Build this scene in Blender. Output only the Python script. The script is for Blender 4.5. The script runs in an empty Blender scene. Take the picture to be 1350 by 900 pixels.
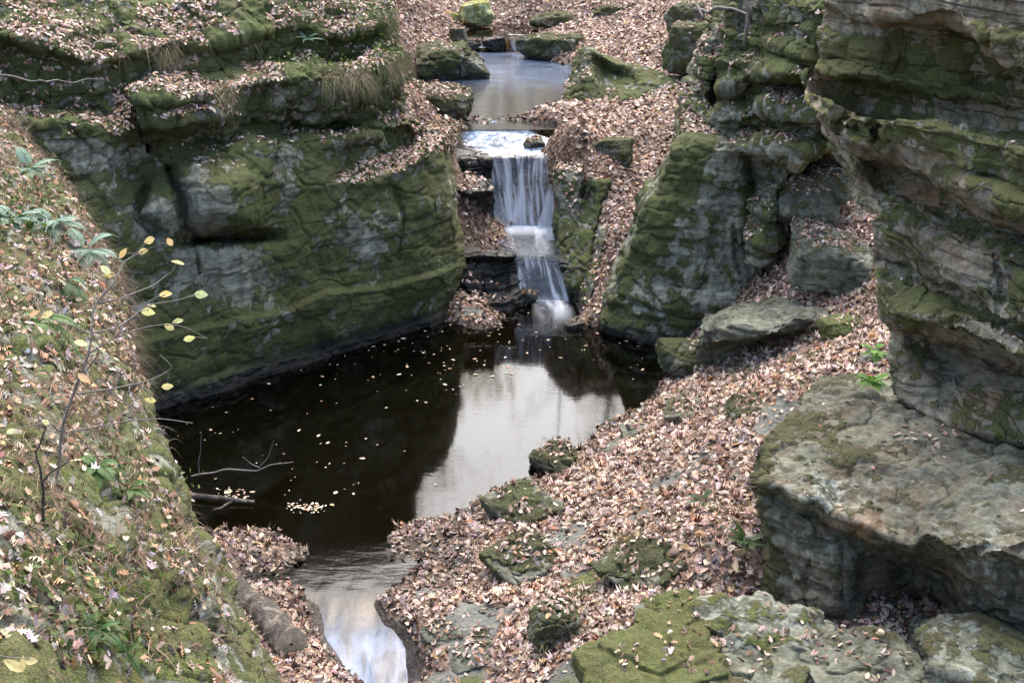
import bpy, math, random
import numpy as np
from mathutils import Vector
R = math.radians
rng = np.random.default_rng(11)
random.seed(11)
S = bpy.context.scene
COL = S.collection

# ------------------------------------------------------------------ camera model (used to survey the place)
CAM_H = 9.0
TH = R(20.0)
FPX = 1855.0
CT, ST = math.cos(TH), math.sin(TH)
CAM = np.array([0.0, 0.0, CAM_H])

def ray(px, py):
    px = np.asarray(px, float); py = np.asarray(py, float)
    a = (px - 675.0) / FPX; b = (450.0 - py) / FPX
    return np.stack([a, CT + ST * b, -ST + CT * b], -1)

def at_z(px, py, z):
    d = ray(px, py); t = (np.asarray(z) - CAM_H) / d[..., 2]
    return CAM + d * t[..., None]

def at_y(px, py, Y):
    d = ray(px, py); t = np.asarray(Y) / d[..., 1]
    return CAM + d * t[..., None]

def plane_of(x0, y0, x1, y1):
    """vertical plane through two ground points; its normal is turned to the camera"""
    n = np.array([y1 - y0, -(x1 - x0), 0.0]); n /= np.linalg.norm(n)
    if n @ (CAM - np.array([x0, y0, 0])) < 0: n = -n
    return n, n @ np.array([x0, y0, 0.0])

def in_plane(pl):
    n, c = pl
    def f(px, py, off):
        d = ray(px, py)
        t = (c - np.asarray(off) - n @ CAM) / (d @ n)
        return CAM + d * t[..., None]
    return f

def project(P):
    v = P - CAM
    dep = v[..., 1] * CT - v[..., 2] * ST
    up = v[..., 1] * ST + v[..., 2] * CT
    dep = np.where(np.abs(dep) < 1e-6, 1e-6, dep)
    return 675 + FPX * v[..., 0] / dep, 450 - FPX * up / dep, dep

# ------------------------------------------------------------------ noise
_prm = np.random.default_rng(5).permutation(256).astype(np.int32)
_prm = np.concatenate([_prm, _prm, _prm])
_grd = np.random.default_rng(6).normal(size=(256, 3)); _grd /= np.linalg.norm(_grd, axis=1)[:, None]
_grd = _grd.astype(np.float32)
_rnd = np.random.default_rng(7).random((256, 4)).astype(np.float32)

def _hash(ix, iy, iz):
    return _prm[_prm[_prm[ix & 255] + (iy & 255)] + (iz & 255)]

def perlin(p):
    p = np.asarray(p, np.float32)
    sh = p.shape[:-1]; p = p.reshape(-1, 3)
    f0 = np.floor(p); i = f0.astype(np.int32); f = p - f0
    u = f * f * f * (f * (f * 6 - 15) + 10)
    out = 0
    for dx in (0, 1):
        wx = u[:, 0] if dx else 1 - u[:, 0]
        for dy in (0, 1):
            wy = u[:, 1] if dy else 1 - u[:, 1]
            for dz in (0, 1):
                wz = u[:, 2] if dz else 1 - u[:, 2]
                g = _grd[_hash(i[:, 0] + dx, i[:, 1] + dy, i[:, 2] + dz)]
                out = out + wx * wy * wz * (g[:, 0] * (f[:, 0] - dx) + g[:, 1] * (f[:, 1] - dy) + g[:, 2] * (f[:, 2] - dz))
    return (out * 1.6).reshape(sh)

def fbm(p, octv=4, lac=2.1, gain=0.5, ridged=False):
    p = np.asarray(p, np.float32); s = 0; a = 1.0; t = 0
    for k in range(octv):
        n = perlin(p + 17.3 * k)
        if ridged: n = 1 - 2 * np.abs(n)
        s = s + a * n; t += a; a *= gain; p = p * lac
    return s / t

def worley(p):
    """F1, F2 and the id hash of the nearest cell"""
    p = np.asarray(p, np.float32); sh = p.shape[:-1]; p = p.reshape(-1, 3)
    f0 = np.floor(p); i = f0.astype(np.int32)
    F1 = np.full(len(p), 9.0, np.float32); F2 = F1.copy(); ID = np.zeros(len(p), np.int32)
    for dx in (-1, 0, 1):
        for dy in (-1, 0, 1):
            for dz in (-1, 0, 1):
                c = i + np.array([dx, dy, dz], np.int32)
                h = _hash(c[:, 0], c[:, 1], c[:, 2])
                q = c + 0.1 + 0.8 * _rnd[h, :3]
                d = np.sqrt(((q - p) ** 2).sum(1))
                nearer = d < F1
                F2 = np.where(nearer, F1, np.minimum(F2, d))
                ID = np.where(nearer, h, ID)
                F1 = np.where(nearer, d, F1)
    return F1.reshape(sh), F2.reshape(sh), _rnd[ID, 3].reshape(sh)

def sstep(a, b, x):
    t = np.clip((x - a) / (b - a), 0, 1); return t * t * (3 - 2 * t)

def gauss(A, sig, axis):
    if sig <= 0: return A
    r = int(math.ceil(3 * sig)); k = np.exp(-0.5 * (np.arange(-r, r + 1) / sig) ** 2); k /= k.sum()
    pad = [(0, 0)] * A.ndim; pad[axis] = (r, r)
    B = np.pad(A, pad, mode='edge'); out = 0
    n = A.shape[axis]
    for j, w in enumerate(k):
        sl = [slice(None)] * A.ndim; sl[axis] = slice(j, j + n)
        out = out + w * B[tuple(sl)]
    return out

# ------------------------------------------------------------------ objects and tags
def tag(o, label=None, cat=None, group=None, kind=None):
    if label: o['label'] = label
    if cat: o['category'] = cat
    if group: o['group'] = group
    if kind: o['kind'] = kind
    return o

def empty(name, loc=(0, 0, 0)):
    o = bpy.data.objects.new(name, None); COL.objects.link(o); o.location = loc
    o.empty_display_size = 0.2
    return o

def link(name, me, parent=None):
    o = bpy.data.objects.new(name, me); COL.objects.link(o)
    if parent is not None:
        o.parent = parent
        o.matrix_parent_inverse.identity()
        o.location = -Vector(parent.location)
    return o

def mesh_np(name, V, F, mat, smooth=True, attrs=None, colors=None):
    """V (n,3); F list of (m,k) index arrays; attrs: name -> (n,4) point colours"""
    me = bpy.data.meshes.new(name)
    V = np.ascontiguousarray(V, np.float32)
    me.vertices.add(len(V)); me.vertices.foreach_set('co', V.ravel())
    if not isinstance(F, list): F = [F]
    F = [np.asarray(f, np.int32) for f in F if len(f)]
    loops = np.concatenate([f.ravel() for f in F]); tot = np.concatenate([np.full(len(f), f.shape[1], np.int32) for f in F])
    st = np.concatenate([[0], np.cumsum(tot)[:-1]]).astype(np.int32)
    me.loops.add(len(loops)); me.loops.foreach_set('vertex_index', loops)
    me.polygons.add(len(tot)); me.polygons.foreach_set('loop_start', st); me.polygons.foreach_set('loop_total', tot)
    if smooth: me.polygons.foreach_set('use_smooth', np.ones(len(tot), bool))
    me.update(calc_edges=True)
    for k, A in (attrs or {}).items():
        a = me.color_attributes.new(k, 'FLOAT_COLOR', 'POINT')
        a.data.foreach_set('color', np.ascontiguousarray(A, np.float32).ravel())
    if mat: me.materials.append(mat)
    return me

def grid_faces(nv, nu, flip=False, close=False):
    i = np.arange(nv * nu).reshape(nv, nu)
    if close:
        j = np.roll(i, -1, axis=1)
        f = np.stack([i[:-1], j[:-1], j[1:], i[1:]], -1).reshape(-1, 4)
    else:
        f = np.stack([i[:-1, :-1], i[:-1, 1:], i[1:, 1:], i[1:, :-1]], -1).reshape(-1, 4)
    return f[:, ::-1] if flip else f

def grid_normals(P):
    du = np.gradient(P, axis=1); dv = np.gradient(P, axis=0)
    n = np.cross(du, dv); n /= np.linalg.norm(n, axis=-1, keepdims=True) + 1e-9
    return n

def rows_to_grid(rows, nu, cell=1.3, gain=45.0, sm=(1.2, 1.2), minseg=2):
    """rows: list of polylines [(px,py,val)...]; resampled and stacked to a dense grid of (px,py,val)"""
    A = []
    for r in rows:
        r = np.array(r, float)
        if r.shape[1] > 2 and len(r) > 1:
            s = (r[:, 0] - r[0, 0]) / (r[-1, 0] - r[0, 0])
        else: s = np.zeros(1)
        u = np.linspace(0, 1, nu)
        A.append(np.stack([r[0, 0] + u * (r[-1, 0] - r[0, 0]), np.interp(u, s, r[:, 1]), np.interp(u, s, r[:, 2])], -1))
    A = np.array(A); out = []
    for k in range(len(A) - 1):
        d = np.abs(A[k + 1] - A[k])
        n = max(minseg, int((np.percentile(d[:, 1], 70) + gain * np.percentile(d[:, 2], 70)) / cell))
        t = np.arange(n) / n
        out.append(A[k][None] * (1 - t[:, None, None]) + A[k + 1][None] * t[:, None, None])
    out.append(A[-1:])
    G = np.concatenate(out)
    if sm[0]: G[..., 1:] = gauss(G[..., 1:], sm[0], 0)
    if sm[1]: G[..., 1:] = gauss(G[..., 1:], sm[1], 1)
    return G

def beds(Q, freq, jf, warp=.5):
    """bedded, jointed stone: crisp layers of unequal protrusion cut by upright joints"""
    zc = Q[..., 2] * freq + fbm(Q * .5 + 2, 2) * warp * freq * .5 + .16 * fbm(Q * 1.9, 3)
    k = np.floor(zc).astype(np.int32); f = zc - k; o = np.zeros_like(k)
    h0 = _rnd[_hash(k, o + 3, o + 7), 0]; h1 = _rnd[_hash(k + 1, o + 3, o + 7), 0]
    prot = h0 + (h1 - h0) * sstep(.84, 1, f)
    s = (Q[..., 0] * .77 + Q[..., 1] * .64) * jf + _rnd[_hash(k, o + 1, o + 2), 1] * 13 + .55 * fbm(Q * 1.1 + 8, 3)
    j = np.floor(s).astype(np.int32); g_ = s - j
    b0 = _rnd[_hash(k, j, o + 5), 2]; b1 = _rnd[_hash(k, j + 1, o + 5), 2]
    blk = b0 + (b1 - b0) * sstep(.86, 1, g_)
    on = _rnd[_hash(k, o + 9, o + 4), 3]
    return (prot - .5) + .7 * (blk - .5) - .45 * on * np.exp(-((f - .93) / .05) ** 2) - .35 * np.exp(-((g_ - .93) / .05) ** 2)

def moss_up(P, N, A, h=.022):
    """settle the moss mask and raise its cushions"""
    n = fbm(P * 4.2, 5, 2.1, .62)
    m = sstep(.24, .72, A[..., 0] + .9 * n)
    A[..., 0] = m
    return P + N * (h * m * (.75 + .7 * fbm(P * 11, 3)))[..., None]

def rock_disp(P, seed=0, big=0.10, strata=0.05, freq=3.0, crack=0.06, cell=0.9, fine=0.02, warp=0.5):
    Q = P + seed * 7.7
    w = fbm(Q * 0.7, 3)
    d = big * fbm(Q * 0.9, 4) * 1.4
    if strata:
        d = d + strata * 1.5 * beds(Q, freq * .55, .8, warp) + strata * .7 * beds(Q + 5.5, freq * 1.6, 1.7, warp)
        q = np.stack([Q[..., 0] * .25, Q[..., 1] * .25, Q[..., 2] * freq + w * warp * freq * .5], -1)
        d = d + strata * .5 * np.tanh(2.6 * perlin(q))
    if crack:
        wq = Q * np.array([cell, cell, cell * 1.3]) + .45 * np.stack([fbm(Q * 1.3 + 3, 3), fbm(Q * 1.3 + 31, 3), fbm(Q * 1.3 + 57, 3)], -1)
        F1, F2, h = worley(wq)
        e = F2 - F1
        d = d - crack * (1 - sstep(0, .11, e)) + crack * .9 * (h - .5)
    if fine:
        d = d + fine * fbm(Q * 4.2, 4) + fine * .7 * (fbm(Q * 2.3 + 5, 3, ridged=True) - .2)
    return d

def scan(G, place, disp, flip=None, push=None):
    P = place(G[..., 0], G[..., 1], G[..., 2])
    Ps = gauss(gauss(P, 2.0, 0), 2.0, 1)
    N = grid_normals(Ps)
    c = np.sum(N * (CAM - P), -1)
    fl = np.median(c) < 0
    if fl: N = -N
    D = disp(P) if callable(disp) else disp
    if push is not None: D = D * push
    P2 = P + N * D[..., None]
    N2 = grid_normals(P2)
    if fl: N2 = -N2
    return P2, N2, fl
# ------------------------------------------------------------------ materials
class NT:
    def __init__(s, name):
        s.m = bpy.data.materials.new(name); s.m.use_nodes = True
        s.t = s.m.node_tree; s.t.nodes.clear()
        s.out = s.n('ShaderNodeOutputMaterial')
    def n(s, typ, **kw):
        nd = s.t.nodes.new(typ)
        for k, v in kw.items():
            setattr(nd, k, v)
        return nd
    def l(s, a, b): s.t.links.new(a, b)
    def val(s, sock, v):
        if hasattr(v, 'links') or isinstance(v, bpy.types.NodeSocket): s.l(v, sock)
        else: sock.default_value = v
    def math(s, op, a, b=0.0, clamp=False):
        nd = s.n('ShaderNodeMath', operation=op, use_clamp=clamp)
        s.val(nd.inputs[0], a); s.val(nd.inputs[1], b); return nd.outputs[0]
    def mix(s, f, a, b, typ='MIX'):
        nd = s.n('ShaderNodeMix', data_type='RGBA', blend_type=typ)
        s.val(nd.inputs[0], f); s.val(nd.inputs[6], a); s.val(nd.inputs[7], b); return nd.outputs[2]
    def noise(s, vec, scale, det=5, rough=.55, dist=0.0):
        nd = s.n('ShaderNodeTexNoise'); s.l(vec, nd.inputs['Vector'])
        nd.inputs['Scale'].default_value = scale; nd.inputs['Detail'].default_value = det
        nd.inputs['Roughness'].default_value = rough; nd.inputs['Distortion'].default_value = dist
        return nd.outputs[0]
    def ramp(s, f, stops):
        nd = s.n('ShaderNodeValToRGB'); s.l(f, nd.inputs[0]); e = nd.color_ramp.elements
        while len(e) < len(stops): e.new(0.5)
        for el, (p, c) in zip(e, stops):
            el.position = p
            el.color = (c, c, c, 1) if isinstance(c, (int, float)) else (*c, 1)
        return nd.outputs[0]
    def pos(s, sc=None):
        g = s.n('ShaderNodeNewGeometry').outputs['Position']
        if sc is None: return g
        m = s.n('ShaderNodeVectorMath', operation='MULTIPLY'); s.l(g, m.inputs[0]); m.inputs[1].default_value = sc
        return m.outputs[0]
    def attr(s, name):
        a = s.n('ShaderNodeAttribute'); a.attribute_name = name; return a
    def bump(s, h, st, dist, nrm=None):
        b = s.n('ShaderNodeBump'); b.inputs['Strength'].default_value = st; b.inputs['Distance'].default_value = dist
        s.l(h, b.inputs['Height'])
        if nrm is not None: s.l(nrm, b.inputs['Normal'])
        return b.outputs[0]
    def pbr(s, color, rough=.9, nrm=None, spec=.3):
        p = s.n('ShaderNodeBsdfPrincipled')
        s.val(p.inputs['Base Color'], color if not isinstance(color, tuple) else (*color, 1))
        s.val(p.inputs['Roughness'], rough); p.inputs['Specular IOR Level'].default_value = spec
        if nrm is not None: s.l(nrm, p.inputs['Normal'])
        s.l(p.outputs[0], s.out.inputs[0]); return p

def rgb(h, k=1.0):
    c = [int(h[i:i + 2], 16) / 255 for i in (0, 2, 4)]
    return tuple(k * (x / 12.92 if x <= .04045 else ((x + .055) / 1.055) ** 2.4) for x in c)

def rock_mat(name, dark, mid, lite, moss1=(.055, .075, .012), moss2=(.13, .15, .03), warm=(.30, .15, .07), lich=(.40, .44, .38), wetc=(.018, .019, .018)):
    """stone with moss (mask R), wet base (G), iron stain (B) and pale lichen (A)"""
    t = NT(name); p = t.pos(); at = t.attr('mask')
    sep = t.n('ShaderNodeSeparateColor'); t.l(at.outputs['Color'], sep.inputs[0])
    n1 = t.noise(p, 1.1, 8, .62, .3); n2 = t.noise(p, 7, 8, .65); n3 = t.noise(p, 32, 6, .7)
    base = t.ramp(n1, [(.30, dark), (.5, mid), (.70, lite)])
    base = t.mix(.8, base, t.ramp(n2, [(.28, .45), (.5, 1.0), (.72, 1.45)]), 'MULTIPLY')
    base = t.mix(.55, base, t.ramp(n3, [(.3, .55), (.5, 1.0), (.7, 1.4)]), 'MULTIPLY')
    bed = t.noise(t.pos((.8, .8, 16)), 1.0, 6, .6, .4)
    base = t.mix(.55, base, t.ramp(bed, [(.34, .50), (.5, 1.0), (.66, 1.2)]), 'MULTIPLY')
    stk = t.noise(t.pos((7, 7, .55)), 1.0, 5, .6)
    base = t.mix(.55, base, t.ramp(stk, [(.36, .45), (.5, 1.0), (.7, 1.15)]), 'MULTIPLY')
    fw = t.math('MULTIPLY', sep.outputs[2], t.ramp(t.noise(p, 2.3, 6, .6), [(.4, 0.15), (.6, 1.0)]))
    base = t.mix(fw, base, (*warm, 1))
    nl = t.ramp(t.noise(p, 9, 7, .7), [(.50, 0.0), (.60, 1.0)])
    base = t.mix(t.math('MULTIPLY', at.outputs['Alpha'], nl), base, (*lich, 1))
    mm = t.mix(t.ramp(t.noise(p, 26, 5, .7), [(.35, 0.0), (.65, 1.0)]), (*moss1, 1), (*moss2, 1))
    mm = t.mix(t.ramp(t.noise(p, 1.7, 4), [(.35, 0.0), (.65, .7)]), mm, (moss2[0] * .75, moss2[1] * .55, moss2[2] * .8, 1))
    mm = t.mix(.85, mm, t.ramp(t.noise(p, 75, 4, .75), [(.34, .35), (.5, .95), (.66, 1.7)]), 'MULTIPLY')
    mn = t.math('MULTIPLY', t.math('SUBTRACT', t.noise(p, 24, 6, .75), .5), 1.5)
    mf = t.ramp(t.math('ADD', sep.outputs[0], mn), [(.34, 0.0), (.62, 1.0)])
    col = t.mix(t.math('MULTIPLY', mf, .88), base, mm)
    col = t.mix(sep.outputs[1], col, (*wetc, 1))
    ro = t.mix(sep.outputs[1], (.88, .88, .88, 1), (.32, .32, .32, 1))
    h = t.math('ADD', t.math('MULTIPLY', n3, .5), t.math('ADD', n2, t.math('MULTIPLY', bed, .9)))
    h = t.math('ADD', h, t.math('MULTIPLY', t.math('MULTIPLY', mf, t.noise(p, 60, 4, .7)), 1.3))
    t.pbr(col, ro, t.bump(h, .9, .04), .3)
    return t.m

def leaf_mat(name, rough=.75, thin=0):
    t = NT(name); a = t.attr('col')
    n = t.noise(t.pos(), 60, 3, .6)
    c = t.mix(.35, a.outputs['Color'], t.ramp(n, [(.3, .55), (.7, 1.3)]), 'MULTIPLY')
    p = t.pbr(c, rough, None, .35)
    if thin:
        tl = t.n('ShaderNodeBsdfTranslucent'); t.l(c, tl.inputs[0]); mx = t.n('ShaderNodeMixShader'); mx.inputs[0].default_value = thin
        t.l(p.outputs[0], mx.inputs[1]); t.l(tl.outputs[0], mx.inputs[2]); t.l(mx.outputs[0], t.out.inputs[0])
    return t.m

def litter_mat(name, soil=False):
    """ground of matted fallen leaves: leaf-sized cells of mixed tan, brown and rust"""
    t = NT(name); p = t.pos(); at = t.attr('mask')
    sep = t.n('ShaderNodeSeparateColor'); t.l(at.outputs['Color'], sep.inputs[0])
    ws = t.n('ShaderNodeVectorMath', operation='ADD'); t.l(p, ws.inputs[0])
    wn = t.n('ShaderNodeTexNoise'); wn.inputs['Scale'].default_value = 9; t.l(p, wn.inputs['Vector'])
    sc = t.n('ShaderNodeVectorMath', operation='SCALE'); sc.inputs['Scale'].default_value = .09
    t.l(wn.outputs['Color'], sc.inputs[0]); t.l(sc.outputs[0], ws.inputs[1])
    v = t.n('ShaderNodeTexVoronoi'); v.inputs['Scale'].default_value = 15; t.l(ws.outputs[0], v.inputs['Vector'])
    s2 = t.n('ShaderNodeSeparateColor'); t.l(v.outputs['Color'], s2.inputs[0])
    c = t.ramp(s2.outputs[0], [(0, (.04, .026, .018)), (.3, (.10, .06, .04)), (.6, (.19, .125, .09)), (1, (.30, .22, .17))])
    c = t.mix(.6, c, t.ramp(t.noise(p, 45, 5, .7), [(.3, .4), (.7, 1.4)]), 'MULTIPLY')
    stone = t.mix(t.ramp(t.noise(p, 3, 8, .65), [(.35, 0.0), (.65, 1.0)]), (.075, .08, .07, 1), (.16, .165, .15, 1))
    stone = t.mix(.6, stone, t.ramp(t.noise(p, 30, 5, .7), [(.3, .5), (.7, 1.35)]), 'MULTIPLY')
    moss = t.mix(t.ramp(t.noise(p, 22, 5, .7), [(.35, 0.0), (.65, 1.0)]), (.04, .05, .015, 1), (.11, .12, .035, 1))
    c = t.mix(at.outputs['Alpha'], c, stone)
    c = t.mix(sep.outputs[0], c, moss)
    c = t.mix(sep.outputs[1], c, (.030, .023, .016, 1))
    c = t.mix(sep.outputs[2], c, (.055, .045, .03, 1))
    ro = t.mix(sep.outputs[1], (.9, .9, .9, 1), (.35, .35, .35, 1))
    h = t.math('ADD', v.outputs['Distance'], t.math('MULTIPLY', t.noise(p, 40, 5, .7), .8))
    t.pbr(c, ro, t.bump(h, .8, .04), .3)
    return t.m

def pool_mat(name, ripple=.12, flow=(2.2, 5.0, 1), tint=(.30, .24, .15), milk=0.0, fine=1.0, bdist=.02, calm=.12, fast=None):
    """clear brown stream water: Fresnel mirror over the bed, optionally with a milky long-exposure flow"""
    t = NT(name)
    am = t.attr('mask'); sm = t.n('ShaderNodeSeparateColor'); t.l(am.outputs['Color'], sm.inputs[0])
    def rip(v): return t.math('ADD', t.noise(t.pos(v), 1.0 * fine, 4, .5, .4), t.math('MULTIPLY', t.noise(t.pos(v), 3.3 * fine, 3, .5), .35))
    h = rip(flow)
    if fast is not None:
        hm = t.n('ShaderNodeMix', data_type='FLOAT'); t.l(sm.outputs[0], hm.inputs[0]); t.l(h, hm.inputs[2]); t.l(rip(fast), hm.inputs[3]); h = hm.outputs[0]
    h = t.math('MULTIPLY', h, t.math('ADD', t.math('MULTIPLY', sm.outputs[0], 1.0 - calm), calm))
    nrm = t.bump(h, ripple, bdist)
    fr = t.n('ShaderNodeFresnel'); fr.inputs['IOR'].default_value = 1.333; t.l(nrm, fr.inputs['Normal'])
    tr = t.n('ShaderNodeBsdfTransparent'); tr.inputs[0].default_value = (*tint, 1)
    gl = t.n('ShaderNodeBsdfGlossy'); t.l(t.math('ADD', t.math('MULTIPLY', sm.outputs[0], .26), .05), gl.inputs['Roughness']); gl.inputs[0].default_value = (1, 1, 1, 1); t.l(nrm, gl.inputs['Normal'])
    body = tr.outputs[0]
    if milk:
        df = t.n('ShaderNodeBsdfDiffuse'); df.inputs[0].default_value = (.30, .42, .66, 1)
        m0 = t.n('ShaderNodeMixShader'); a = t.attr('mask')
        f = t.math('MULTIPLY', t.ramp(t.noise(t.pos(fast or flow), 1.2, 6, .6, .8), [(.36, 0.22), (.70, .95)]), milk)
        f = t.math('MULTIPLY', f, a.outputs['Alpha'], True)
        t.l(f, m0.inputs[0]); t.l(body, m0.inputs[1]); t.l(df.outputs[0], m0.inputs[2]); body = m0.outputs[0]
    mx = t.n('ShaderNodeMixShader')
    t.l(fr.outputs[0], mx.inputs[0]); t.l(body, mx.inputs[1]); t.l(gl.outputs[0], mx.inputs[2])
    t.l(mx.outputs[0], t.out.inputs[0])
    return t.m

def fall_mat(name):
    """silky falling water: white strands over a thin clear film; mask.R across, mask.A density"""
    t = NT(name); a = t.attr('mask')
    sep = t.n('ShaderNodeSeparateColor'); t.l(a.outputs['Color'], sep.inputs[0])
    df = t.n('ShaderNodeBsdfDiffuse'); df.inputs[0].default_value = (.74, .80, .92, 1)
    tl = t.n('ShaderNodeBsdfTranslucent'); tl.inputs[0].default_value = (.7, .76, .86, 1)
    w = t.n('ShaderNodeMixShader'); w.inputs[0].default_value = .3; t.l(df.outputs[0], w.inputs[1]); t.l(tl.outputs[0], w.inputs[2])
    tr = t.n('ShaderNodeBsdfTransparent'); tr.inputs[0].default_value = (.8, .86, .92, 1)
    gl = t.n('ShaderNodeBsdfGlossy'); gl.inputs['Roughness'].default_value = .22
    th = t.n('ShaderNodeMixShader'); th.inputs[0].default_value = .06; t.l(tr.outputs[0], th.inputs[1]); t.l(gl.outputs[0], th.inputs[2])
    mx = t.n('ShaderNodeMixShader'); t.l(a.outputs['Alpha'], mx.inputs[0]); t.l(th.outputs[0], mx.inputs[1]); t.l(w.outputs[0], mx.inputs[2])
    t.l(mx.outputs[0], t.out.inputs[0])
    return t.m

def plain(name, c, rough=.8, var=.4, scale=20, spec=.3, bump=0):
    t = NT(name); p = t.pos()
    n = t.noise(p, scale, 5, .65)
    col = t.mix(var, (*c, 1), t.ramp(n, [(.3, .35), (.7, 1.5)]), 'MULTIPLY')
    t.pbr(col, rough, t.bump(n, bump, .02) if bump else None, spec)
    return t.m

M_LEFT = rock_mat('mossy_cliff_stone', rgb('4e4f45'), rgb('767769'), rgb('9a9b8c'), (.034, .052, .013), (.115, .150, .035))
M_RIGHT = rock_mat('sandstone', rgb('4c473c'), rgb('837c6a'), rgb('aaa38e'), (.07, .09, .025), (.19, .225, .06))
M_NEAR = rock_mat('bank_stone', rgb('44463c'), rgb('696b5e'), rgb('8a8d7e'), (.045, .065, .016), (.15, .185, .04))
M_DARK = rock_mat('dark_boulder_stone', rgb('38392f'), rgb('595b4e'), rgb('77796b'), (.035, .050, .016), (.085, .10, .03))
M_BLUE = rock_mat('grey_slab_stone', rgb('3b3d34'), rgb('585a4d'), rgb('757766'), (.06, .07, .025), (.13, .14, .05))
M_PALE = rock_mat('pale_lichen_stone', rgb('7d8060'), rgb('b5bb80'), rgb('d8dba8'), (.14, .17, .03), (.36, .40, .10))  # far sunlight painted into the stone as pale yellow-green
M_WETROCK = rock_mat('wet_stone', rgb('1d1e20'), rgb('2e3033'), rgb('44474c'))
M_LITTER = litter_mat('matted_leaf_ground')
M_LEAF = leaf_mat('dry_leaf')
M_GREEN = leaf_mat('green_leaf', .55, .4)
M_POOL = pool_mat('pool_water', .8, (1.4, 4.0, 1), (.24, .23, .16), milk=.7, bdist=.04, calm=.028, fast=(3.4, 1.0, 1))
M_UPPOOL = pool_mat('upper_pool_water', .6, (.9, 3.2, 1), (.3, .25, .17), milk=.35, calm=.02)
M_RUN = pool_mat('running_water', .9, (4.5, 2.0, 2.0), (.6, .6, .6), milk=1.0, bdist=.03)
M_FALL = fall_mat('silky_water')
def bark(name):
    t = NT(name); p = t.pos()
    n1 = t.noise(p, 5, 8, .7, .5); n2 = t.noise(p, 28, 6, .7)
    c = t.ramp(n1, [(.38, (.030, .025, .022)), (.52, (.075, .062, .052)), (.58, (.20, .17, .13)), (.68, (.12, .11, .09))])
    c = t.mix(.7, c, t.ramp(n2, [(.3, .4), (.7, 1.5)]), 'MULTIPLY')
    t.pbr(c, .7, t.bump(t.math('ADD', n1, n2), 1.0, .04), .3); return t.m
M_BARK = bark('weathered_bark')
M_WOOD = plain('pale_broken_wood', (.32, .27, .19), .8, .6, 25)
M_TWIG = plain('grey_twig', (.16, .14, .125), .8, .5, 30)
M_DTWIG = plain('dark_twig', (.055, .047, .042), .8, .5, 30)
# ------------------------------------------------------------------ the ground: one sheet from the stream bed to the far bank
CTRL = []
def g(z, *pts):
    for (px, py) in pts: CTRL.append(at_z(px, py, z))
# lower pool: shore and bed
g(0.0, (888, 466), (862, 518), (800, 560), (752, 596), (700, 630), (640, 652), (592, 674), (545, 692))
g(-.03, (505, 716), (486, 742))
g(-.55, (300, 560), (420, 500), (540, 460), (640, 440), (740, 440), (830, 470), (780, 520), (680, 560), (560, 580), (420, 600), (330, 640), (560, 640))
g(-.30, (400, 680), (480, 680), (640, 600), (720, 585))
g(-.10, (470, 720), (530, 685))
g(-.16, (440, 775), (470, 800), (460, 750))
g(-.30, (470, 840)); g(-.42, (510, 880)); g(-.55, (515, 930))
g(.02, (395, 735), (330, 700), (300, 760)); g(.10, (290, 715), (340, 730)); g(-.03, (400, 770), (350, 757))
g(.05, (405, 800), (425, 850)); g(.0, (470, 892)); g(.25, (300, 800), (360, 860), (400, 910)); g(.5, (250, 850))
g(.0, (505, 795), (530, 825)); g(.04, (550, 855), (560, 885)); g(.10, (600, 900))
g(-.005, (520, 740), (555, 740)); g(.015, (545, 770), (575, 715)); g(.10, (610, 720), (610, 780))
# base under the mossy wall
g(-.3, (240, 540), (340, 490), (450, 460), (560, 430))
# leafy slope
for px, py, z in [(900, 560, .85), (1000, 500, 1.1), (1100, 430, 1.55), (1130, 330, 2.25), (1060, 330, 2.05), (1000, 380, 1.33), (950, 410, .7),
                  (900, 640, 1.0), (1000, 700, 1.42), (800, 750, .7), (700, 800, .48), (620, 850, .25), (800, 870, .85), (900, 820, 1.15),
                  (1000, 600, 1.36), (1100, 520, 1.9), (1180, 480, 2.2), (800, 640, .45), (700, 700, .22), (900, 470, .15), (930, 440, .45),
                  (1100, 250, 2.7), (1080, 215, 3.0), (900, 950, .85), (700, 950, .42)]:
    g(z, (px, py))
PL_P = plane_of(2.7, 13.9, 4.9, 12.2)
for px, py in [(1010, 795), (1060, 806), (1130, 812), (1200, 838), (1290, 845), (1380, 855)]:
    p = in_plane(PL_P)(px, py, .15); CTRL.append(p); CTRL.append(p + np.array([-.45, -.6, -.12])); CTRL.append(p + np.array([.7, 1.0, -.15])); CTRL.append(p + np.array([1.6, 2.0, -.2]))
# gully beside the buttress, ground round the fall
for px, py, z in [(775, 418, .12), (800, 362, .75), (812, 310, 1.35), (832, 250, 2.0), (850, 205, 2.4), (880, 160, 2.85), (740, 215, 2.35), (785, 232, 2.25),
                  (800, 190, 2.65), (750, 176, 2.62), (850, 130, 3.05), (905, 120, 3.3), (690, 420, -.3), (640, 404, .04), (610, 384, .36), (585, 410, .1), (655, 378, .2),
                  (634, 322, .92), (612, 326, .95), (628, 292, .80), (606, 270, 1.2), (610, 240, 1.9), (598, 190, 2.66), (570, 195, 2.8), (575, 172, 2.8), (555, 220, 2.6),
                  (690, 330, .6), (720, 365, -.1), (690, 300, .6), (700, 270, .9), (690, 222, 2.0), (660, 190, 2.42), (690, 192, 2.40), (640, 172, 2.50), (625, 166, 2.56), (725, 194, 2.42), (600, 205, 2.55)]:
    g(z, (px, py))
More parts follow.
